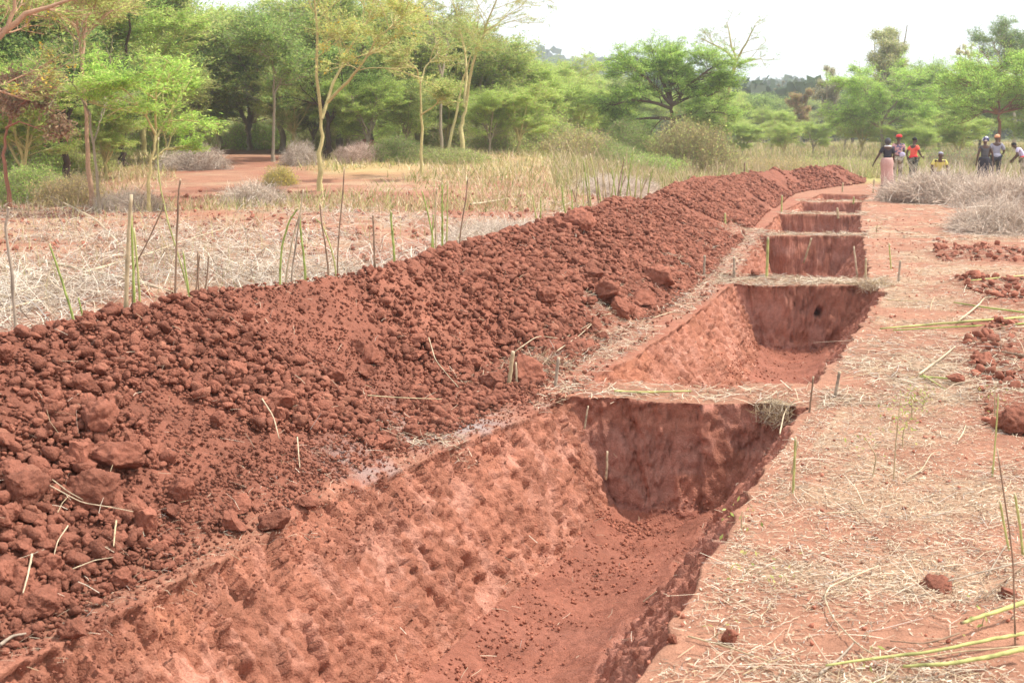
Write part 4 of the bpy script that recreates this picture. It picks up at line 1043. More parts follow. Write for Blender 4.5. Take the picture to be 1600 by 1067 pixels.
for i, (px, s_, w, h, c_) in enumerate([(-10, 44, 200, 60, 0), (75, 47, 130, 50, 1), (150, 46, 110, 40, 0), (225, 50, 120, 50, 2), (285, 60, 120, 44, 1), (345, 62, 110, 40, 0), (400, 58, 110, 46, 2), (455, 60, 120, 50, 0), (520, 58, 120, 44, 1), (605, 62, 130, 50, 2), (680, 60, 130, 50, 0), (750, 62, 130, 54, 1), (60, 37, 110, 44, 2), (130, 40, 90, 34, 1), (250, 84, 240, 50, 0), (480, 86, 260, 56, 2), (380, 90, 200, 50, 1)]):
    lm = min(land, key=lambda q: abs(q[0] - px))[1]
    brush(px, 250, w, h, 1.8, ('low', 'scrubby', 'pale')[c_] + ' green undergrowth ' + lm + (', far back among the trunks' if s_ > 80 else ''), 400 + i, TT, 1500, .6, .010, name='undergrowth_bush', cat='bush', s=s_, leafy=7, lcols=(G_MID, G_YEL, G_BRI)[c_], upw=.6)
brush(985, 235, 110, 66, 1.6, 'dense green scrub filling under the left side of the wide layered tree', 331, TT, 2600, .7, .010, name='green_scrub', cat='bush', s=60, leafy=8, lcols=G_MID, upw=.6)
brush(1045, 232, 90, 60, 1.4, 'dense green scrub hiding the trunk of the wide layered tree', 332, TT, 2200, .7, .010, name='green_scrub', cat='bush', s=59.5, leafy=8, lcols=np.concatenate([G_MID, G_YEL]), upw=.6)
# red earth heap between the trees, brush-covered track
h = on_ground(575, 50)
hp = []
hr = np.random.default_rng(5)
qx = hr.normal(0, .45, 260); qy = hr.normal(0, .35, 260)
V, F, C = scatter_rocks(h.x + qx, h.y + qy, hr.uniform(.1, .24, 260), p2, .1, clod_cols(260, hr, 1.4), hr)
hz = np.repeat(.42 * np.exp(-(qx ** 2 + qy ** 2) / .25), 1)
zc = .42 * np.exp(-((V[:, 0] - h.x) ** 2 + (V[:, 1] - h.y) ** 2) / .3)
V[:, 2] += zc; V -= np.array(h[:])
link('earth_heap', mk_mesh('earth_heap', V, F, C), M_CLOD, label='small heap of red earth between the trees', cat='earth heap', loc=h)
#%%HAZE
def add_haze():
    v = np.array([(a, b, c) for c in (-3.0, 135.0) for b in (-60.0, 3100.0) for a in (-1000.0, 1000.0)])
    v[:, 0] *= 1.05
    F = np.array([(0, 2, 3, 1), (4, 5, 7, 6), (0, 1, 5, 4), (2, 6, 7, 3), (0, 4, 6, 2), (1, 3, 7, 5)])
    m = bpy.data.materials.new('haze_air'); m.use_nodes = True; nt = m.node_tree; nt.nodes.clear()
    o = nt.nodes.new('ShaderNodeOutputMaterial'); p = nt.nodes.new('ShaderNodeVolumePrincipled')
    p.inputs['Color'].default_value = (.86, .92, 1, 1); p.inputs['Density'].default_value = .0008; p.inputs['Anisotropy'].default_value = .3
    nt.links.new(p.outputs[0], o.inputs['Volume'])
    link('haze', mk_mesh('haze', v, F), m, kind='stuff', label='thin pale haze in the air over the whole landscape', cat='haze')
add_haze()
#%%STICKS

def mk_tube(name, P, radii, m, label=None, cat=None, parent=None, group=None, col=None, sides=8, loc=None, tip=None):
    """one smooth capped stick along world (or parent-local) points"""
    P = np.asarray(P, float); n = len(P); q = np.linspace(0, n - 1, max(12, n * 5))
    Q = np.stack([np.interp(q, np.arange(n), P[:, j]) for j in range(3)], 1)
    if n > 2:
        for _ in range(2): Q[1:-1] = (Q[:-2] + 2 * Q[1:-1] + Q[2:]) / 4
    k = len(Q); rr = np.interp(q, np.linspace(0, n - 1, len(radii)), radii)
    rn = np.random.default_rng(int(abs(P[0, 0] * 1000 + P[-1, 1] * 77)) % 99991)
    Q[1:-1] += rn.normal(0, .10, (k - 2, 3)) * rr[1:-1, None]
    rr = rr * (1 + rn.normal(0, .03, k)); nodes = rn.uniform(0, 1, k) < .15; rr = np.where(nodes, rr * 1.13, rr)
    tone = np.repeat(1 + rn.normal(0, .10, k) - .3 * nodes, sides)[:, None]
    org = np.zeros(3) if parent is not None else Q[0].copy()
    V, F = tubes((Q - org)[None], rr[None], sides)
    Vl = V.tolist(); Fl = F.tolist(); Fl.append(list(range(sides))[::-1]); Fl.append(list(range(len(Vl) - sides, len(Vl))))
    me = bpy.data.meshes.new(name); me.from_pydata(Vl, [], Fl)
    me.polygons.foreach_set('use_smooth', [True] * (len(Fl) - 2) + [False] * 2)
    a = me.color_attributes.new('col', 'FLOAT_COLOR', 'POINT')
    c = np.ones((len(Vl), 4), np.float32); c[:, :3] = np.asarray(col) * tone
    if tip is not None: c[-sides:, :3] = tip
    a.data.foreach_set('color', c.ravel())
    return link(name, me, m, parent, label, cat, group, loc=None if parent is not None else tuple(org))

S_GRN = np.array([.30, .36, .10]); S_YG = np.array([.42, .42, .16]); S_BRN = np.array([.27, .18, .12]); S_GRY = np.array([.36, .29, .22]); S_PAL = np.array([.50, .40, .27]); S_TAN = np.array([.46, .36, .22]); S_DK = np.array([.09, .07, .06])
def behind(px, t=-3.75):
    s = np.arange(3, 45, .01); x = np.array([(ray(px, 400).x / ray(px, 400).y)]) * s
    k = np.argmax((x - cx(s)) < t) ; f = (x - cx(s)) - t
    k = np.where(f < 0)[0]
    return float(s[k[0]]) if len(k) else 40.
BK = 'cut_stem'
def stem_back(pts, wpx, col, label, t=-3.75, name='upright_stick', cat='stick', tip=S_PAL, group=None, parent=None, sbase=None):
    """upright stem whose foot is hidden behind the bank"""
    s = behind(pts[0][0], t) if sbase is None else sbase
    P = [at(px, py, s) for px, py in pts]
    foot = P[0] - (P[1] - P[0]).normalized() * .05; foot.z = gz(foot.x, foot.y) - .05
    r = wpx / 2000 * s * .5 * .82
    return mk_tube(name, [foot[:]] + [p[:] for p in P], [r * 1.1, r * .75], M_BARK, label, cat, parent, group, col, tip=tip)

stem_back([(25, 525), (18, 420), (8, 355), (12, 338), (14, 324)], 6.5, S_GRY, 'tall grey stake with a frayed bent top at the far left edge', tip=S_PAL)
stem_back([(118, 508), (97, 440), (77, 380)], 5, S_GRN, 'green stake leaning left beside the frayed grey one')
stem_back([(130, 498), (126, 480), (122, 464)], 4, S_GRN, 'very short green stub beside the leaning green stake')
stem_back([(197, 488), (199, 400), (205, 304)], 9, S_TAN, 'thickest upright cut stake with a pale chopped top')
stem_back([(211, 488), (207, 400), (205, 330)], 5.5, S_GRN, 'green stem hugging the right side of the thickest stake')
stem_back([(220, 495), (216, 430), (209, 356)], 5, S_YG, 'yellow-green stem leaning onto the thickest stake')
stem_back([(206, 425), (232, 375), (255, 325), (256, 318)], 3, S_BRN, 'thin dark twig crossing behind the thickest stake', t=-3.9)
stem_back([(273, 488), (276, 380), (279, 300), (282, 280)], 4.5, S_BRN, 'tall straight dark brown stem with a pale tip right of the thickest stake')
sap = stem_back([(300, 478), (285, 420), (262, 345), (250, 290), (246, 250), (248, 215)], 3.2, S_YG, 'long thin arching sapling with a few withered leaves', t=-4.0, name='thin_sapling', cat='sapling')
stem_back([(298, 476), (291, 430), (286, 392)], 4, S_GRN, 'short green stem, first of the low cluster right of the dark tall stem')
stem_back([(304, 474), (309, 430), (312, 396)], 3.5, S_BRN, 'brown stem in the low cluster, leaning slightly right')
stem_back([(312, 470), (309, 430), (309, 390)], 3.5, S_BRN, 'straight brown stem in the middle of the low cluster')
stem_back([(318, 468), (324, 430), (326, 398)], 3.5, S_BRN, 'last brown stem of the low cluster, nearest the bend of the crest')
c2 = [((437, 440), (440, 385), (452, 345), (466, 325), 4, S_GRN, 'bowed green stem at the left of the tall pale cluster'), ((446, 436), (458, 370), (470, 330), (474, 296), 4, S_PAL, 'pale stem with a split white top in the tall cluster'),
      ((455, 432), (462, 385), (467, 350), (472, 318), 3.5, S_GRY, 'grey stem just right of the split white top'), ((477, 428), (474, 395), (470, 365), (468, 335), 4.5, S_GRN, 'green stem with side twigs in the tall pale cluster'),
      ((513, 420), (508, 380), (502, 345), (500, 318), 3.5, S_BRN, 'brown stem leaning left, right of the tall pale cluster'), ((524, 414), (515, 380), (503, 350), (492, 342), 3, S_YG, 'yellowish stem bent over to the left'),
      ((527, 408), (530, 360), (536, 300), (538, 262), 3, S_BRN, 'tallest thin dark stem right of the pale cluster'), ((585, 400), (584, 365), (583, 345), (583, 336), 4, S_BRN, 'short dark stub standing alone on the crest line'),
      ((616, 396), (613, 365), (611, 345), (611, 330), 4.5, S_GRN, 'short green stub right of the dark one'), ((677, 374), (670, 340), (664, 315), (659, 298), 3, S_GRN, 'thin green stem leaning left in the group of five'),
      ((681, 374), (680, 340), (681, 310), (683, 294), 3.2, S_TAN, 'tan stem in the group of five'), ((691, 374), (691, 340), (691, 310), (691, 286), 4, S_GRN, 'thickest green stem in the group of five'),
      ((698, 376), (699, 340), (699, 310), (700, 284), 3, S_YG, 'yellow-green stem on the right of the group of five'), ((675, 372), (676, 355), (677, 345), (677, 335), 3, S_GRN, 'shortest stem of the group of five'),
      ((718, 378), (722, 345), (728, 310), (731, 278), 3, S_BRN, 'dark thin stem leaning right beside the group of five'), ((843, 362), (838, 340), (834, 320), (832, 303), 3.2, S_YG, 'left one of two thin green stems halfway up the crest'),
      ((846, 358), (845, 340), (845, 325), (845, 306), 2.6, S_GRN, 'right one of two thin green stems halfway up the crest'), ((885, 342), (881, 320), (879, 305), (878, 290), 3, S_GRN, 'single green stem left of the dense clump')]
for a, b, c, d, w, col, lb in c2: stem_back([a, b, c, d], w, col, lb)
G3 = 'green stems in the dense clump behind the bank'
rr_ = random.Random(8)
def crest_y(px): return np.interp(px, [880, 940, 1000, 1060, 1120, 1210], [338, 318, 305, 292, 280, 266])
for i in range(34):
    px = rr_.uniform(893, 1015) if i < 26 else rr_.uniform(1040, 1170)
    y0 = float(crest_y(px)) + 4; h = rr_.uniform(35, 85) if i < 26 else rr_.uniform(14, 26); lean = rr_.uniform(-14, 16)
    stem_back([(px, y0), (px + lean * .4, y0 - h * .5), (px + lean, y0 - h)], rr_.uniform(2, 3.4), [S_GRN, S_YG, S_TAN, S_BRN, S_YG][i % 5],
              f"{'tall' if h > 66 else 'short' if h < 48 else 'medium-high'} {['green', 'yellow-green', 'tan', 'dark brown', 'pale green'][i % 5]} stem {'leaning left' if lean < -4 else 'leaning right' if lean > 5 else 'standing straight'} in the {'left' if px < 930 else 'middle' if px < 975 else 'right'} part of the dense clump" if i < 26 else 'small stem poking up behind the far part of the bank', t=rr_.uniform(-4.6, -3.8), group=G3 if i < 26 else 'small stems behind the far part of the bank')

def stake(x0, y0, x1, y1, wpx, col, label, mid=None, tip=S_PAL, name='stake', cat='stake', root=None):
    b = hit(x0, y0) if root is None else root; s = b.y
    P = [b - Vector((0, 0, .04))] + ([at(mid[0], mid[1], s)] if mid else []) + [at(x1, y1, s)]
    r = wpx / 2000 * s * .5
    return mk_tube(name, [p[:] for p in P], [r, r * .85], M_BARK, label, cat, None, None, col, tip=tip)
stake(1198, 434, 1200, 370, 4.5, S_YG, 'yellow-green stake with a white cut top on the second bund')
stake(1255, 426, 1268, 372, 3, S_TAN, 'thin leaning twig in the middle of the second bund')
stake(1309, 362, 1308, 325, 4, S_TAN, 'pale stake standing on the third bund')
stake(1100, 431, 1101, 399, 4, S_GRY, 'short grey stake at the toe of the bank, left of the second bund')
stake(1147, 433, 1147, 402, 4, S_GRY, 'short grey stake between bank toe and yellow-green stake')
stake(1133, 352, 1133, 333, 3.5, S_YG, 'short pale stake on the far slope of the bank')
stake(1340, 432, 1334, 385, 3, S_PAL, 'bleached thin twig at the right end of the second bund')
stake(1353, 436, 1353, 404, 4, S_TAN, 'stub at the right end of the second bund')
stake(1403, 440, 1407, 407, 4, S_GRY, 'short leaning stake on the straw right of the second bund')
stake(1393, 421, 1389, 380, 2.5, S_YG, 'slim seedling stem on the straw beyond the leaning stake')
stake(1221, 332, 1222, 305, 3, S_YG, 'small stake beside the fourth pit, left side')
stake(1333, 328, 1334, 308, 3, S_YG, 'small stake at the right corner of the fifth pit')
stake(1364, 302, 1366, 280, 3, S_TAN, 'small stake right of the far end of the bank')
stake(1316, 300, 1317, 286, 3, S_TAN, 'tiny stake near the farthest pit')
stake(793, 606, 802, 549, 7, S_TAN, 'thick pale chopped stub on the berm left of the first bund')
stake(808, 604, 806, 566, 4, S_PAL, 'slim white stub touching the thick pale one')
stake(866, 605, 873, 558, 6, S_GRY, 'dark-footed grey stub on the berm near the first bund')
stake(1239, 772, 1243, 682, 4, S_YG, 'greenish double twig at the right lip of the nearest pit')
stake(1235, 740, 1247, 690, 3, S_TAN, 'thin twig leaning on the greenish one at the pit lip')
stake(1264, 645, 1271, 588, 3.5, S_BRN, 'dark brown twig standing at the right end of the first bund')
stake(1303, 622, 1312, 580, 5, S_GRY, 'pale forked stub right of the first bund')
stake(1588, 1010, 1558, 700, 3, S_BRN, 'long thin brown stem rising at the lower right', mid=(1583, 870)) 
stake(1600, 868, 1585, 770, 4.5, S_YG, 'stout green stem at the right edge', mid=(1594, 820))
stake(1580, 860, 1562, 782, 4, S_YG, 'green stem left of the stout one at the right edge')
stake(1550, 745, 1560, 615, 3, S_YG, 'slim green stem beside the heavy dark clod', mid=(1556, 680))
stake(947, 740, 949, 705, 4, S_PAL, 'short pale root hanging on the end wall of the nearest pit', root=at(947, 740, 8.13))
stake(913, 661, 919, 634, 3, S_PAL, 'small white straw stuck high on the end wall of the nearest pit', root=at(913, 661, 8.2))

def lying(pts, wpx, col, label, name='cut_stalk', cat='stalk', lift=.012, tip=None, taper=.6, z0=None):
    P = []
    for px, py in pts:
        h = hit(px, py); P.append(h)
    s = P[0].y; r = wpx / 2000 * s * .5 * (.62 if col is S_PAL else .85)
    P = [(p.x, p.y, p.z + r + lift) for p in P]
    return mk_tube(name, P, [r, r * taper], M_BARK, label, cat, None, None, col, tip=tip)
lying([(1600, 1008), (1530, 1020), (1450, 1036), (1380, 1046), (1290, 1058)], 8, S_YG, 'long green stalk lying across the bottom right corner, upper of the two', lift=.03)
lying([(1600, 1036), (1540, 1052), (1480, 1062), (1410, 1066)], 10, S_YG, 'lowest green stalk at the bottom right corner', lift=.04)
lying([(1600, 968), (1550, 984), (1500, 1000)], 10, S_YG, 'thick green stalk end sticking in from the right edge', lift=.05, tip=S_BRN)
lying([(1498, 1001), (1470, 1010), (1440, 1016), (1390, 1012)], 4, S_BRN, 'brown peeled strip at the end of the thick green stalk', lift=.02)
lying([(1600, 1024), (1500, 1036), (1410, 1050)], 3.5, S_TAN, 'thin tan stalk between the two lowest green ones', lift=.03)
lying([(1600, 500), (1540, 505), (1450, 512), (1375, 518)], 5, S_YG, 'long pale green stalk lying level with the second pit')
lying([(1600, 510), (1500, 514), (1395, 520)], 3.5, S_GRN, 'darker green stalk just under the long pale one')
lying([(1600, 514), (1565, 517)], 4.5, S_PAL, 'short white stalk end at the right edge')
lying([(1600, 492), (1540, 484), (1490, 476)], 3.5, S_GRN, 'green stalk slanting above the long pale one')
lying([(1600, 434), (1560, 438), (1515, 442)], 3.5, S_YG, 'thin green stalk near the turned soil at right')
lying([(1497, 509), (1530, 482), (1537, 472), (1555, 470)], 5, S_PAL, 'bleached crooked branch crossing the green stalks', lift=.03)
lying([(1435, 592), (1470, 566), (1492, 548)], 7, S_PAL, 'white chopped branch lying right of the first bund', lift=.02)
lying([(1437, 593), (1470, 595), (1500, 598)], 3.5, S_GRN, 'green twig under the white chopped branch')
lying([(1442, 590), (1470, 608), (1478, 612)], 3, S_YG, 'short green twig forking from the white branch')
lying([(1600, 565), (1565, 560)], 6, S_BRN, 'brown stick end at the right edge below the small dark clod', lift=.03)
lying([(1600, 895), (1530, 912), (1480, 926)], 4, S_GRY, 'grey stick slanting in from the right edge', lift=.04)
lying([(1600, 892), (1560, 925), (1530, 948)], 3.5, S_BRN, 'thin brown twig under the grey stick', lift=.02)
lying([(1545, 905), (1560, 878), (1574, 856)], 3, S_GRY, 'short grey twig above the grey stick', lift=.02)
lying([(1372, 893), (1330, 912), (1296, 926), (1287, 945), (1300, 975), (1340, 1020), (1395, 1052)], 4.5, S_PAL, 'long bent straw curling across the lower right', lift=.02)
lying([(1280, 1062), (1310, 1040), (1335, 1012)], 6, S_GRY, 'flat grey peeled stem near the bottom, left of the green stalks')
lying([(1075, 1001), (1130, 1018), (1203, 1041)], 4, S_TAN, 'straight tan stick on bare soil at the bottom of the pit lip')
lying([(1160, 1062), (1190, 1048), (1250, 1026)], 3, S_TAN, 'thin straw crossing below the straight tan stick')
lying([(1292, 808), (1330, 806), (1356, 802)], 4, S_PAL, 'short pale stalk lying midway down the straw path')
lying([(1415, 756), (1440, 742), (1455, 715), (1470, 712)], 3.5, S_PAL, 'crooked white twig on the straw path', lift=.02)
lying([(1496, 694), (1505, 680), (1509, 668)], 4, S_PAL, 'broken white stalk piece on red soil')
lying([(1328, 790), (1345, 810), (1362, 826)], 2.5, S_BRN, 'thin dark twig lying on the straw path')
lying([(1218, 690), (1225, 665), (1240, 640), (1250, 634)], 4, S_PAL, 'bleached root looping out of the end of the first bund', lift=.04)
lying([(1385, 474), (1410, 476), (1440, 476)], 2.5, S_TAN, 'thin stem pointing right from the corner of the second pit', lift=.03)
lying([(960, 616), (1000, 618), (1080, 616)], 5, S_YG, 'green cane lying along the top of the first bund', lift=.01)
lying([(410, 640), (428, 668), (437, 706)], 4, S_PAL, 'forked pale straw leaning on the bank, upper one', lift=.05)
lying([(465, 700), (467, 725), (469, 750)], 3.5, S_PAL, 'short upright straw on the bank toe below the forked one', lift=.05)
lying([(80, 796), (130, 822), (175, 832), (210, 836)], 3.5, S_PAL, 'long straw lying over the biggest clods', lift=.09)
lying([(84, 790), (110, 806), (132, 820)], 3, S_PAL, 'shorter straw joining the long one on the big clods', lift=.09)
lying([(108, 850), (92, 872), (86, 900)], 3.5, S_PAL, 'bent straw below the biggest clod', lift=.06)
lying([(183, 838), (181, 860), (179, 884)], 4, S_TAN, 'stubby twig with a crossbar below the long straw', lift=.06)
lying([(115, 915), (150, 898), (178, 896)], 3, S_PAL, 'thin straw near the bottom of the bank', lift=.05)
lying([(52, 897), (46, 930), (38, 960)], 6, S_PAL, 'chopped stub with a white knot at the lower left', lift=.07)
lying([(0, 1025), (20, 1012), (42, 1006)], 7, S_GRY, 'grey root end in the bottom left corner', lift=.03)
lying([(670, 545), (680, 580), (700, 605), (716, 622)], 3, S_PAL, 'wishbone-shaped dry twig on the bank near its toe', lift=.07)
lying([(575, 636), (620, 638), (690, 640)], 2.5, S_TAN, 'thin horizontal straw at the toe of the bank', lift=.06)
lying([(870, 560), (905, 535), (930, 512)], 3, S_PAL, 'curved dry stalk near the toe, left of the second pit', lift=.05)
lying([(805, 560), (840, 535), (880, 540), (925, 515)], 2.6, S_PAL, 'long curled stalk above the pale stubs', lift=.05)
lying([(1020, 500), (1050, 490), (1070, 494)], 3, S_PAL, 'pale straw at the left lip of the second pit')
lying([(1005, 945), (1015, 938), (1026, 930)], 4, S_PAL, 'short pale stick on the floor of the nearest pit')
lying([(60, 480), (200, 500), (310, 505)], 3, S_PAL, 'x') if 0 else None
def field_stalk(pts, s, w, label, col=S_PAL):
    P = [at(px, py, s) for px, py in pts]
    P = [(p.x, p.y, max(p.z, gz(p.x, p.y) + .03)) for p in P]
    mk_tube('dry_stalk', P, [w / 2000 * s * .5, w / 2000 * s * .3], M_BARK, label, 'stalk', None, None, col)
def fs2(pts, w, label):
    P = [hit(px, py) for px, py in pts]; P = [(p.x, p.y, p.z + .09) for p in P]
    r = w / 2000 * P[0][1] * .5
    mk_tube('dry_stalk', P, [r, r * .5], M_BARK, label, 'stalk', None, None, S_PAL)
fs2([(66, 420), (140, 434), (200, 450), (272, 470)], 5, 'long white stalk lying in the field behind the thickest stake')
fs2([(130, 438), (230, 408), (290, 385), (350, 366)], 4.5, 'long pale stalk slanting up to the right across the field')
fs2([(0, 480), (60, 462), (140, 440)], 5, 'pale stalk at the left edge of the field')
fs2([(0, 500), (40, 490), (80, 478)], 4, 'second pale stalk at the left edge, lower down')
fs2([(98, 323), (150, 350), (200, 405)], 3, 'thin dry stalk arching down the field behind the stakes')
fs2([(735, 326), (765, 322), (795, 316)], 4, 'pale green stalk lying in the middle of the field')

# small leafy seedlings
def seedling(px, py, top, label, seed, lv=26, wpx=2.2):
    rng = np.random.default_rng(seed); b = hit(px, py); s = b.y
    H = at(px, top, s).z - b.z
    root = link('seedling', None, None, None, label, 'seedling', loc=b)
    P = np.array([(0, 0, -.02), (rng.normal(0, .01), 0, H * .5), (rng.normal(0, .02), 0, H)])
    mk_tube('stem', P, [wpx / 2000 * s * .6, wpx / 2000 * s * .3], M_BARK, parent=root, col=S_TAN)
    Q = np.repeat(P[None, 1:], 6, 0) + rng.normal(0, .02, (6, 2, 3))
    V, F, C = leaves(Q, lv // 6 + 1, np.array([.045, .045, .03]), .026, .011, G_YEL * .8, rng, .8)
    link('leaves', mk_mesh('leaves', V, F, C), M_LEAF, root)
for a in [(1396, 752, 615, 'tall leafy seedling halfway down the straw path', 1, 34), (1424, 655, 615, 'bushy light green seedling beside the tall leafy one', 2, 60), (1362, 748, 680, 'thin seedling left of the tall leafy one', 3, 14),
          (1160, 832, 798, 'tiny yellow-green seedling on the lip of the nearest pit', 4, 16), (1232, 915, 895, 'small green sprout in the straw near the bottom', 5, 14), (1162, 900, 882, 'green sprout close to the pit lip, lower one', 6, 14),
          (1410, 700, 650, 'leafy green weed below the bushy light green seedling', 12, 40), (1440, 640, 605, 'light green weed right of the bushy seedling', 13, 40), (1535, 980, 962, 'little green sprout under the grey stick', 7, 14), (1378, 1064, 1050, 'green leaves showing beneath the lowest stalks', 8, 16), (1370, 364, 352, 'bright green sprout on the path beyond the third pit', 9, 18), (1555, 660, 600, 'weedy seedling in front of the heavy dark clod', 10, 22), (1118, 1000, 985, 'yellowish sprout at the bottom of the pit lip', 11, 8)]:
    seedling(*a)

#%%PEOPLE
SKIN = plain('dark_skin', (.085, .045, .03), .55, spec=.35, bump=.05)
def cloth(n, c, **k): return plain(n, c, .9, bump=.3, bscale=18, dist=.02, **k)
def skin_obj(name, pts, edges, rad, m, parent, sub=2):
    me = bpy.data.meshes.new(name); me.from_pydata(pts, edges, [])
    o = bpy.data.objects.new(name, me); COL.objects.link(o)
    md = o.modifiers.new('Skin', 'SKIN'); md.use_smooth_shade = True; md.branch_smoothing = .6
    for i, r in enumerate(rad):
        r = r if isinstance(r, tuple) else (r, r)
        me.skin_vertices[0].data[i].radius = r
    me.skin_vertices[0].data[0].use_root = True
    sb = o.modifiers.new('Sub', 'SUBSURF'); sb.levels = sub; sb.render_levels = sub
    dg = bpy.context.evaluated_depsgraph_get(); dg.update()
    m2 = bpy.data.meshes.new_from_object(o.evaluated_get(dg), depsgraph=dg)
    bpy.data.objects.remove(o); m2.name = name
    m2.materials.clear(); m2.materials.append(m)
    return link(name, m2, None, parent)
def blob(name, c, r, m, parent, seed=0, rough=.05, cut=None, sub=3):
    V, F = ico(sub); V = V * (1 + rough * fbm(V[:, 0] * 2, V[:, 1] * 2, V[:, 2] * 2, oct=2, seed=seed)[:, None])
    if cut is not None: V[:, 2] = np.maximum(V[:, 2], cut)
    return link(name, mk_mesh(name, V * np.array(r) + np.array(c), F, None, True), m, parent)
def person(px, py_feet, s, height, rz, label, pose, outfit):
    b = on_ground(px, s); b.z = gz(b.x, b.y)
    root = link('person', None, None, None, label, 'person', loc=b); root.rotation_euler = (0, 0, rz)
    k = height / 1.68; root.scale = (k, k, k)
    J = dict(pel=(0, 0, .93), sp=(0, 0, 1.08), ch=(0, 0, 1.26), nk=(0, 0, 1.42), nk2=(0, .01, 1.47), hd=(0, .02, 1.55), hd2=(0, .01, 1.62), hd3=(0, 0, 1.655),
             ls=(-.16, 0, 1.36), le=(-.22, -.02, 1.1), lw=(-.25, .06, .86), lh=(-.255, .08, .78), rs=(.16, 0, 1.36), re=(.22, -.02, 1.1), rw=(.25, .06, .86), rh=(.255, .08, .78),
             lp=(-.09, 0, .88), lk=(-.10, .02, .48), la=(-.10, -.02, .09), lt=(-.10, .14, .04), rp=(.09, 0, .88), rk=(.10, .02, .48), ra=(.10, -.02, .09), rt=(.10, .14, .04))
    J.update(pose)
    names = list(J); ix = {n: i for i, n in enumerate(names)}
    E = [('pel', 'sp'), ('sp', 'ch'), ('ch', 'nk'), ('nk', 'nk2'), ('nk2', 'hd'), ('hd', 'hd2'), ('hd2', 'hd3'), ('ch', 'ls'), ('ls', 'le'), ('le', 'lw'), ('lw', 'lh'), ('ch', 'rs'), ('rs', 're'), ('re', 'rw'), ('rw', 'rh'),
         ('pel', 'lp'), ('lp', 'lk'), ('lk', 'la'), ('la', 'lt'), ('pel', 'rp'), ('rp', 'rk'), ('rk', 'ra'), ('ra', 'rt')]
    Rd = dict(pel=(.14, .11), sp=(.125, .10), ch=(.15, .11), nk=(.06, .06), nk2=.052, hd=(.078, .088), hd2=(.08, .092), hd3=(.055, .065), ls=.058, le=.042, lw=.028, lh=(.036, .02), rs=.058, re=.042, rw=.028, rh=(.036, .02),
              lp=.088, lk=.055, la=.036, lt=.03, rp=.088, rk=.055, ra=.036, rt=.03)
    pts = [J[n] for n in names]; rad = [Rd[n] for n in names]; ed = [(ix[a], ix[b_]) for a, b_ in E]
    for sd, hnd, wr in ((-1, 'lh', 'lw'), (1, 'rh', 'rw')):          # four unequal fingers and a thumb
        h = Vector(J[hnd]); d = (h - Vector(J[wr])).normalized(); q = Vector((0, 1, 0)); q = (q - d * q.dot(d)).normalized()
        for f, ln in enumerate((.07, .08, .075, .06)):
            a = h + q * (.024 * (1.5 - f) * -1) + d * .03; c = a + d * ln * .55; e = c + d * ln * .4 + Vector((-sd * .02, 0, 0))
            n0 = len(pts); pts += [a[:], c[:], e[:]]; rad += [.0095, .009, .0075]; ed += [(ix[hnd], n0), (n0, n0 + 1), (n0 + 1, n0 + 2)]
        a = h + q * .035 - d * .01; c = a + q * .02 + d * .03; n0 = len(pts); pts += [a[:], c[:]]; rad += [.011, .009]; ed += [(ix[hnd], n0), (n0, n0 + 1)]
    skin_obj('body', pts, ed, rad, SKIN, root)
    hd = Vector(J['hd'])
    fd = Vector(outfit.get('face', (0, 1, 0))); sdv = fd.cross(Vector((0, 0, 1)))
    blob('nose', hd + fd * .088 + Vector((0, 0, .005)), (.014, .018, .02), SKIN, root, 1)
    for e in (-1, 1):
        blob('ear', hd + sdv * .082 * e + Vector((0, 0, .01)), (.012, .02, .03), SKIN, root, 2)
        blob('eye', hd + fd * .078 + sdv * .03 * e + Vector((0, 0, .035)), (.012, .010, .008), EYEW, root, 3, sub=2)
    blob('mouth', hd + fd * .082 + Vector((0, 0, -.04)), (.024, .010, .008), LIP, root, 4, sub=2)
    def garment(name, keys, ex, m, over={}, sub=2):
        ks = [n for n in keys]; jx = {n: i for i, n in enumerate(ks)}
        p = [over.get(n, J[n]) if not isinstance(n, tuple) else n for n in ks]
        r = []
        for n in ks:
            q = Rd[n.split('~')[0]]; q = q if isinstance(q, tuple) else (q, q); r.append((q[0] + ex, q[1] + ex))
        e = [(jx[a], jx[b_]) for a, b_ in E if a in jx and b_ in jx]
        return skin_obj(name, p, e, r, m, root, sub)
    if 'shirt' in outfit:
        lo = lambda a, b_, t: tuple(Vector(J[a]).lerp(Vector(J[b_]), t))
        sl = outfit.get('sleeve', .75)
        ov = dict(le=lo('ls', 'le', sl), re=lo('rs', 're', sl), nk=lo('ch', 'nk', .8))
        keys = ['pel', 'sp', 'ch', 'nk', 'ls', 'le', 'rs', 're'] + (['lw', 'rw'] if outfit.get('long') else [])
        if outfit.get('long'): ov.pop('le'); ov.pop('re'); ov.update(lw=lo('le', 'lw', .9), rw=lo('re', 'rw', .9))
        garment(outfit.get('shirt_name', 'shirt'), keys, .022, outfit['shirt'], ov)
    if 'trousers' in outfit:
        garment('trousers', ['pel', 'lp', 'lk', 'la', 'rp', 'rk', 'ra'], .026, outfit['trousers'])
    if 'skirt' in outfit:
        z1, r1, zl, rl, shift = outfit['skirt_form']
        K, S_ = 16, 40; V = []
        for i in range(K):
            u = i / (K - 1); z = z1 + (zl - z1) * u
            for j in range(S_):
                a = 2 * math.pi * j / S_; r = r1 + (rl - r1) * u ** .8 + .035 * math.exp(-((u - .18) / .15) ** 2)
                r *= 1 + .07 * u * math.sin(a * 7 + 1) + .03 * u * math.sin(a * 13)
                V.append((math.cos(a) * r + shift * u ** 2, math.sin(a) * r * .82, z + .02 * u * math.sin(a * 5)))
        idx = np.arange(K * S_).reshape(K, S_)
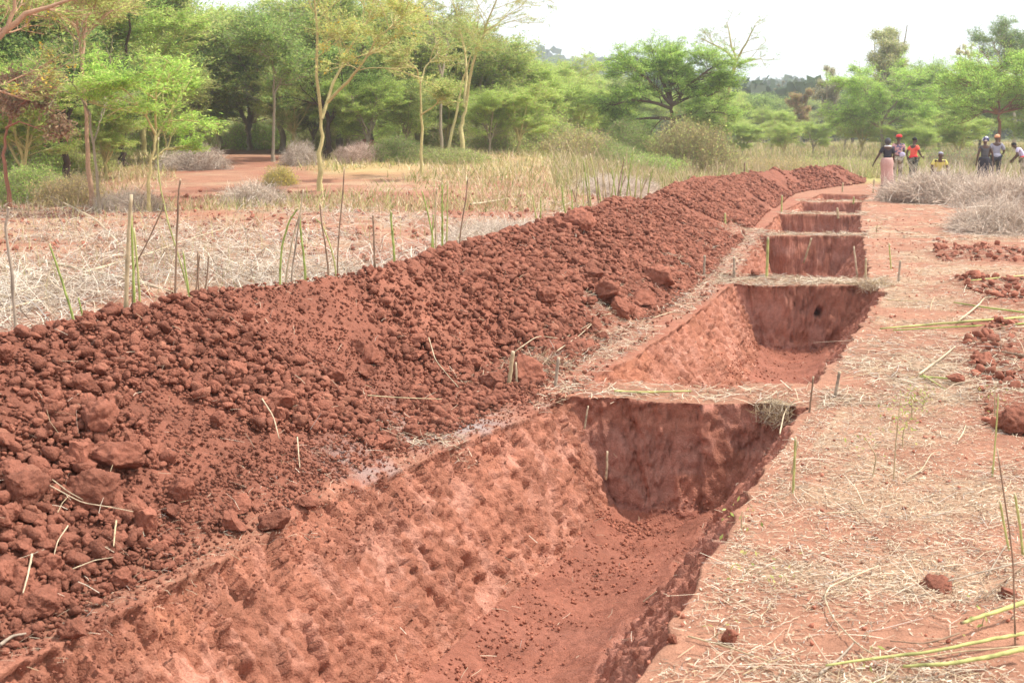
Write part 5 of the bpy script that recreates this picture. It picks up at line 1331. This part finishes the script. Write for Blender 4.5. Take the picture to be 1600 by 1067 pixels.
        F = np.stack([idx[:-1], np.roll(idx[:-1], -1, 1), np.roll(idx[1:], -1, 1), idx[1:]], -1).reshape(-1, 4)
        o = link('skirt', mk_mesh('skirt', V, F, None, True), outfit['skirt'], root)
        sm = o.modifiers.new('thick', 'SOLIDIFY'); sm.thickness = .006
    for n_, c_, r_, m_, cut in outfit.get('extra', []):
        blob(n_, c_, r_, m_, root, 5, .08, cut)
    for side in ('l', 'r'):
        a = Vector(J[side + 'a']); t_ = Vector(J[side + 't']); c = a.lerp(t_, .5); c.z = min(a.z, t_.z) + .005
        dx = (t_ - a); ang = math.atan2(dx.x, dx.y)
        V, F = ico(3); V = V * np.array([.048, .125, .045]); V[:, 2] = np.maximum(V[:, 2], -.035)
        ca, sa = math.cos(-ang), math.sin(-ang)
        V = V @ np.array([[ca, sa, 0], [-sa, ca, 0], [0, 0, 1]]) + np.array(c[:])
        link('shoe', mk_mesh('shoe', V, F, None, True), outfit.get('shoe', SHOE), root)
    return root
EYEW = plain('eye_white', (.5, .47, .42), .4); LIP = plain('lips', (.16, .06, .05), .5); SHOE = plain('shoe_black', (.03, .028, .028), .6)
HAIR = plain('black_hair', (.012, .011, .011), .8)
BLK = cloth('black_cloth', (.03, .03, .04)); PNK = cloth('faded_pink_cloth', (.50, .30, .26)); REDC = cloth('red_cloth', (.70, .045, .05)); RED2 = cloth('coral_red_cloth', (.85, .13, .09)); YEL = cloth('yellow_cloth', (.68, .62, .16))
DGRY = cloth('dark_grey_cloth', (.075, .075, .08)); LGRY = cloth('blue_grey_cloth', (.30, .30, .37)); LAV = cloth('lavender_cloth', (.50, .46, .62)); NAV = cloth('navy_cloth', (.05, .05, .11)); ORG = cloth('orange_cap', (.72, .36, .20)); WHT = cloth('white_cloth', (.75, .75, .75))
def pattern(n, c1, c2, sc, thr=.5, stripes=False):
    m, nt, b, out = new_mat(n); tc = nt.nodes.new('ShaderNodeTexCoord')
    if stripes:
        t = nt.nodes.new('ShaderNodeTexWave'); t.bands_direction = 'Z'; t.inputs['Scale'].default_value = sc; t.inputs['Distortion'].default_value = .6
    else:
        t = nt.nodes.new('ShaderNodeTexNoise'); t.inputs['Scale'].default_value = sc; t.inputs['Detail'].default_value = 1
    nt.links.new(tc.outputs['Object'], t.inputs['Vector'])
    r = nt.nodes.new('ShaderNodeValToRGB'); r.color_ramp.elements[0].position = thr - .04; r.color_ramp.elements[1].position = thr + .04
    r.color_ramp.elements[0].color = (*c1, 1); r.color_ramp.elements[1].color = (*c2, 1)
    nt.links.new(t.outputs[0], r.inputs[0]); nt.links.new(r.outputs[0], b.inputs['Base Color']); b.inputs['Roughness'].default_value = .9
    return m
CAMO = pattern('camouflage_cloth', (.035, .04, .035), (.24, .25, .19), 9); PSTR = pattern('pink_striped_cloth', (.44, .25, .22), (.58, .37, .32), 9, .5, True)
FLOR = pattern('pale_floral_cloth', (.55, .30, .30), (.12, .12, .22), 12); SCRF = pattern('white_navy_scarf_cloth', (.03, .035, .11), (.72, .72, .78), 7, .52); CAM2 = pattern('green_brown_camouflage_cloth', (.16, .14, .09), (.42, .38, .30), 9)
def mv(d, **k): d = dict(d); d.update(k); return d
person(1386, 290, 42.5, 1.60, R(4), 'woman seen from behind in a black top and long faded pink skirt', dict(le=(-.30, -.02, 1.12), lw=(-.42, .04, .88), lh=(-.45, .06, .80), re=(.25, -.02, 1.1), rw=(.22, .10, .88), rh=(.20, .14, .82), lt=(-.12, .12, .04)),
       dict(shirt=BLK, sleeve=.8, skirt=PSTR, skirt_form=(1.02, .17, .07, .23, .08), extra=[('headscarf', (0, -.01, 1.575), (.105, .12, .13), DGRY, -.7), ('collar', (0, -.02, 1.41), (.13, .11, .035), WHT, None), ('armband', (-.245, -.01, 1.24), (.05, .05, .025), WHT, None)]))
person(1403, 281, 45.5, 1.72, R(-6), 'person in a red cap and pale patterned top behind the woman in the pink skirt', dict(re=(.20, .05, 1.12), rw=(.16, .20, 1.0), rh=(.14, .26, .98)),
       dict(shirt=FLOR, sleeve=.9, trousers=CAM2, extra=[('cap', (0, 0, 1.625), (.105, .125, .075), REDC, -.3), ('pouch', (.12, -.1, 1.0), (.10, .05, .10), LAV, None)]))
person(1427, 276, 46.5, 1.64, R(-62), 'slim man in a coral red shirt and camouflage trousers, turned to the right', dict(le=(-.22, -.12, 1.14), lw=(-.12, -.20, .98), lh=(-.08, -.22, .95), re=(.24, .04, 1.14), rw=(.25, .16, .98), rh=(.25, .22, .96), hd=(0, .05, 1.55), hd2=(0, .05, 1.62), hd3=(0, .04, 1.655)),
       dict(shirt=RED2, sleeve=.7, trousers=CAMO, face=(0, 1, 0), extra=[('hair', (0, .02, 1.61), (.088, .10, .075), HAIR, -.35), ('waist_cloth', (0, 0, .97), (.175, .15, .09), REDC, None)]))
person(1468, 300, 43, 1.66, R(178), 'man in a yellow shirt facing the camera, waist-deep behind the dry brush', dict(pel=(0, -.2, .45), sp=(0, -.12, .62), ch=(0, .02, .78), nk=(0, .08, .93), nk2=(0, .1, .97), hd=(0, .13, 1.04), hd2=(0, .12, 1.11), hd3=(0, .10, 1.15),
       ls=(-.18, .02, .88), le=(-.27, .05, .66), lw=(-.22, .22, .50), lh=(-.2, .28, .45), rs=(.18, .02, .88), re=(.27, .05, .66), rw=(.24, .22, .50), rh=(.22, .28, .45),
       lp=(-.1, -.2, .42), lk=(-.16, .22, .46), la=(-.14, -.02, .09), lt=(-.15, .14, .04), rp=(.1, -.2, .42), rk=(.16, .22, .46), ra=(.14, -.02, .09), rt=(.15, .14, .04)),
       dict(shirt=YEL, sleeve=.75, trousers=DGRY, extra=[('cap', (0, .10, 1.115), (.088, .10, .06), LGRY, -.1)]))
person(1538, 276, 44, 1.64, R(5), 'woman seen from behind in a dark grey dress and a white and navy headscarf', dict(le=(-.24, -.02, 1.1), lw=(-.27, .0, .86), lh=(-.28, .0, .78), re=(.28, .0, 1.12), rw=(.34, .04, .86), rh=(.35, .06, .78)),
       dict(shirt=DGRY, sleeve=.35, skirt=BLK, skirt_form=(1.0, .16, .30, .20, -.03), shirt_name='dress_top', extra=[('headscarf', (.01, 0, 1.60), (.115, .13, .11), SCRF, -.6)]))
person(1556, 274, 46.5, 1.74, R(-8), 'man in a loose blue-grey shirt and orange cap seen from behind', dict(re=(.26, .0, 1.12), rw=(.27, .18, 1.02), rh=(.25, .26, 1.0)),
       dict(shirt=LGRY, sleeve=.95, trousers=BLK, extra=[('cap', (0, 0, 1.61), (.092, .108, .085), ORG, -.4), ('shirt_tail', (0, 0, .93), (.185, .15, .15), LGRY, None)]))
person(1600, 276, 45.5, 1.62, R(60), 'person in a lavender top and red waistband bending forward at the right edge', dict(sp=(0, .06, 1.05), ch=(0, .18, 1.2), nk=(0, .28, 1.3), nk2=(0, .31, 1.33), hd=(0, .36, 1.38), hd2=(0, .40, 1.43), hd3=(0, .42, 1.45), ls=(-.16, .22, 1.28), rs=(.16, .22, 1.28),
       le=(-.24, .22, 1.05), lw=(-.22, .36, .9), lh=(-.2, .4, .84), re=(.24, .22, 1.05), rw=(.22, .36, .9), rh=(.2, .4, .84)),
       dict(shirt=LAV, sleeve=.7, trousers=CAM2, extra=[('hair', (0, .38, 1.43), (.085, .095, .07), HAIR, -.35), ('waistband', (0, .01, .97), (.18, .155, .06), REDC, None)]))
print('done', len(bpy.data.objects))
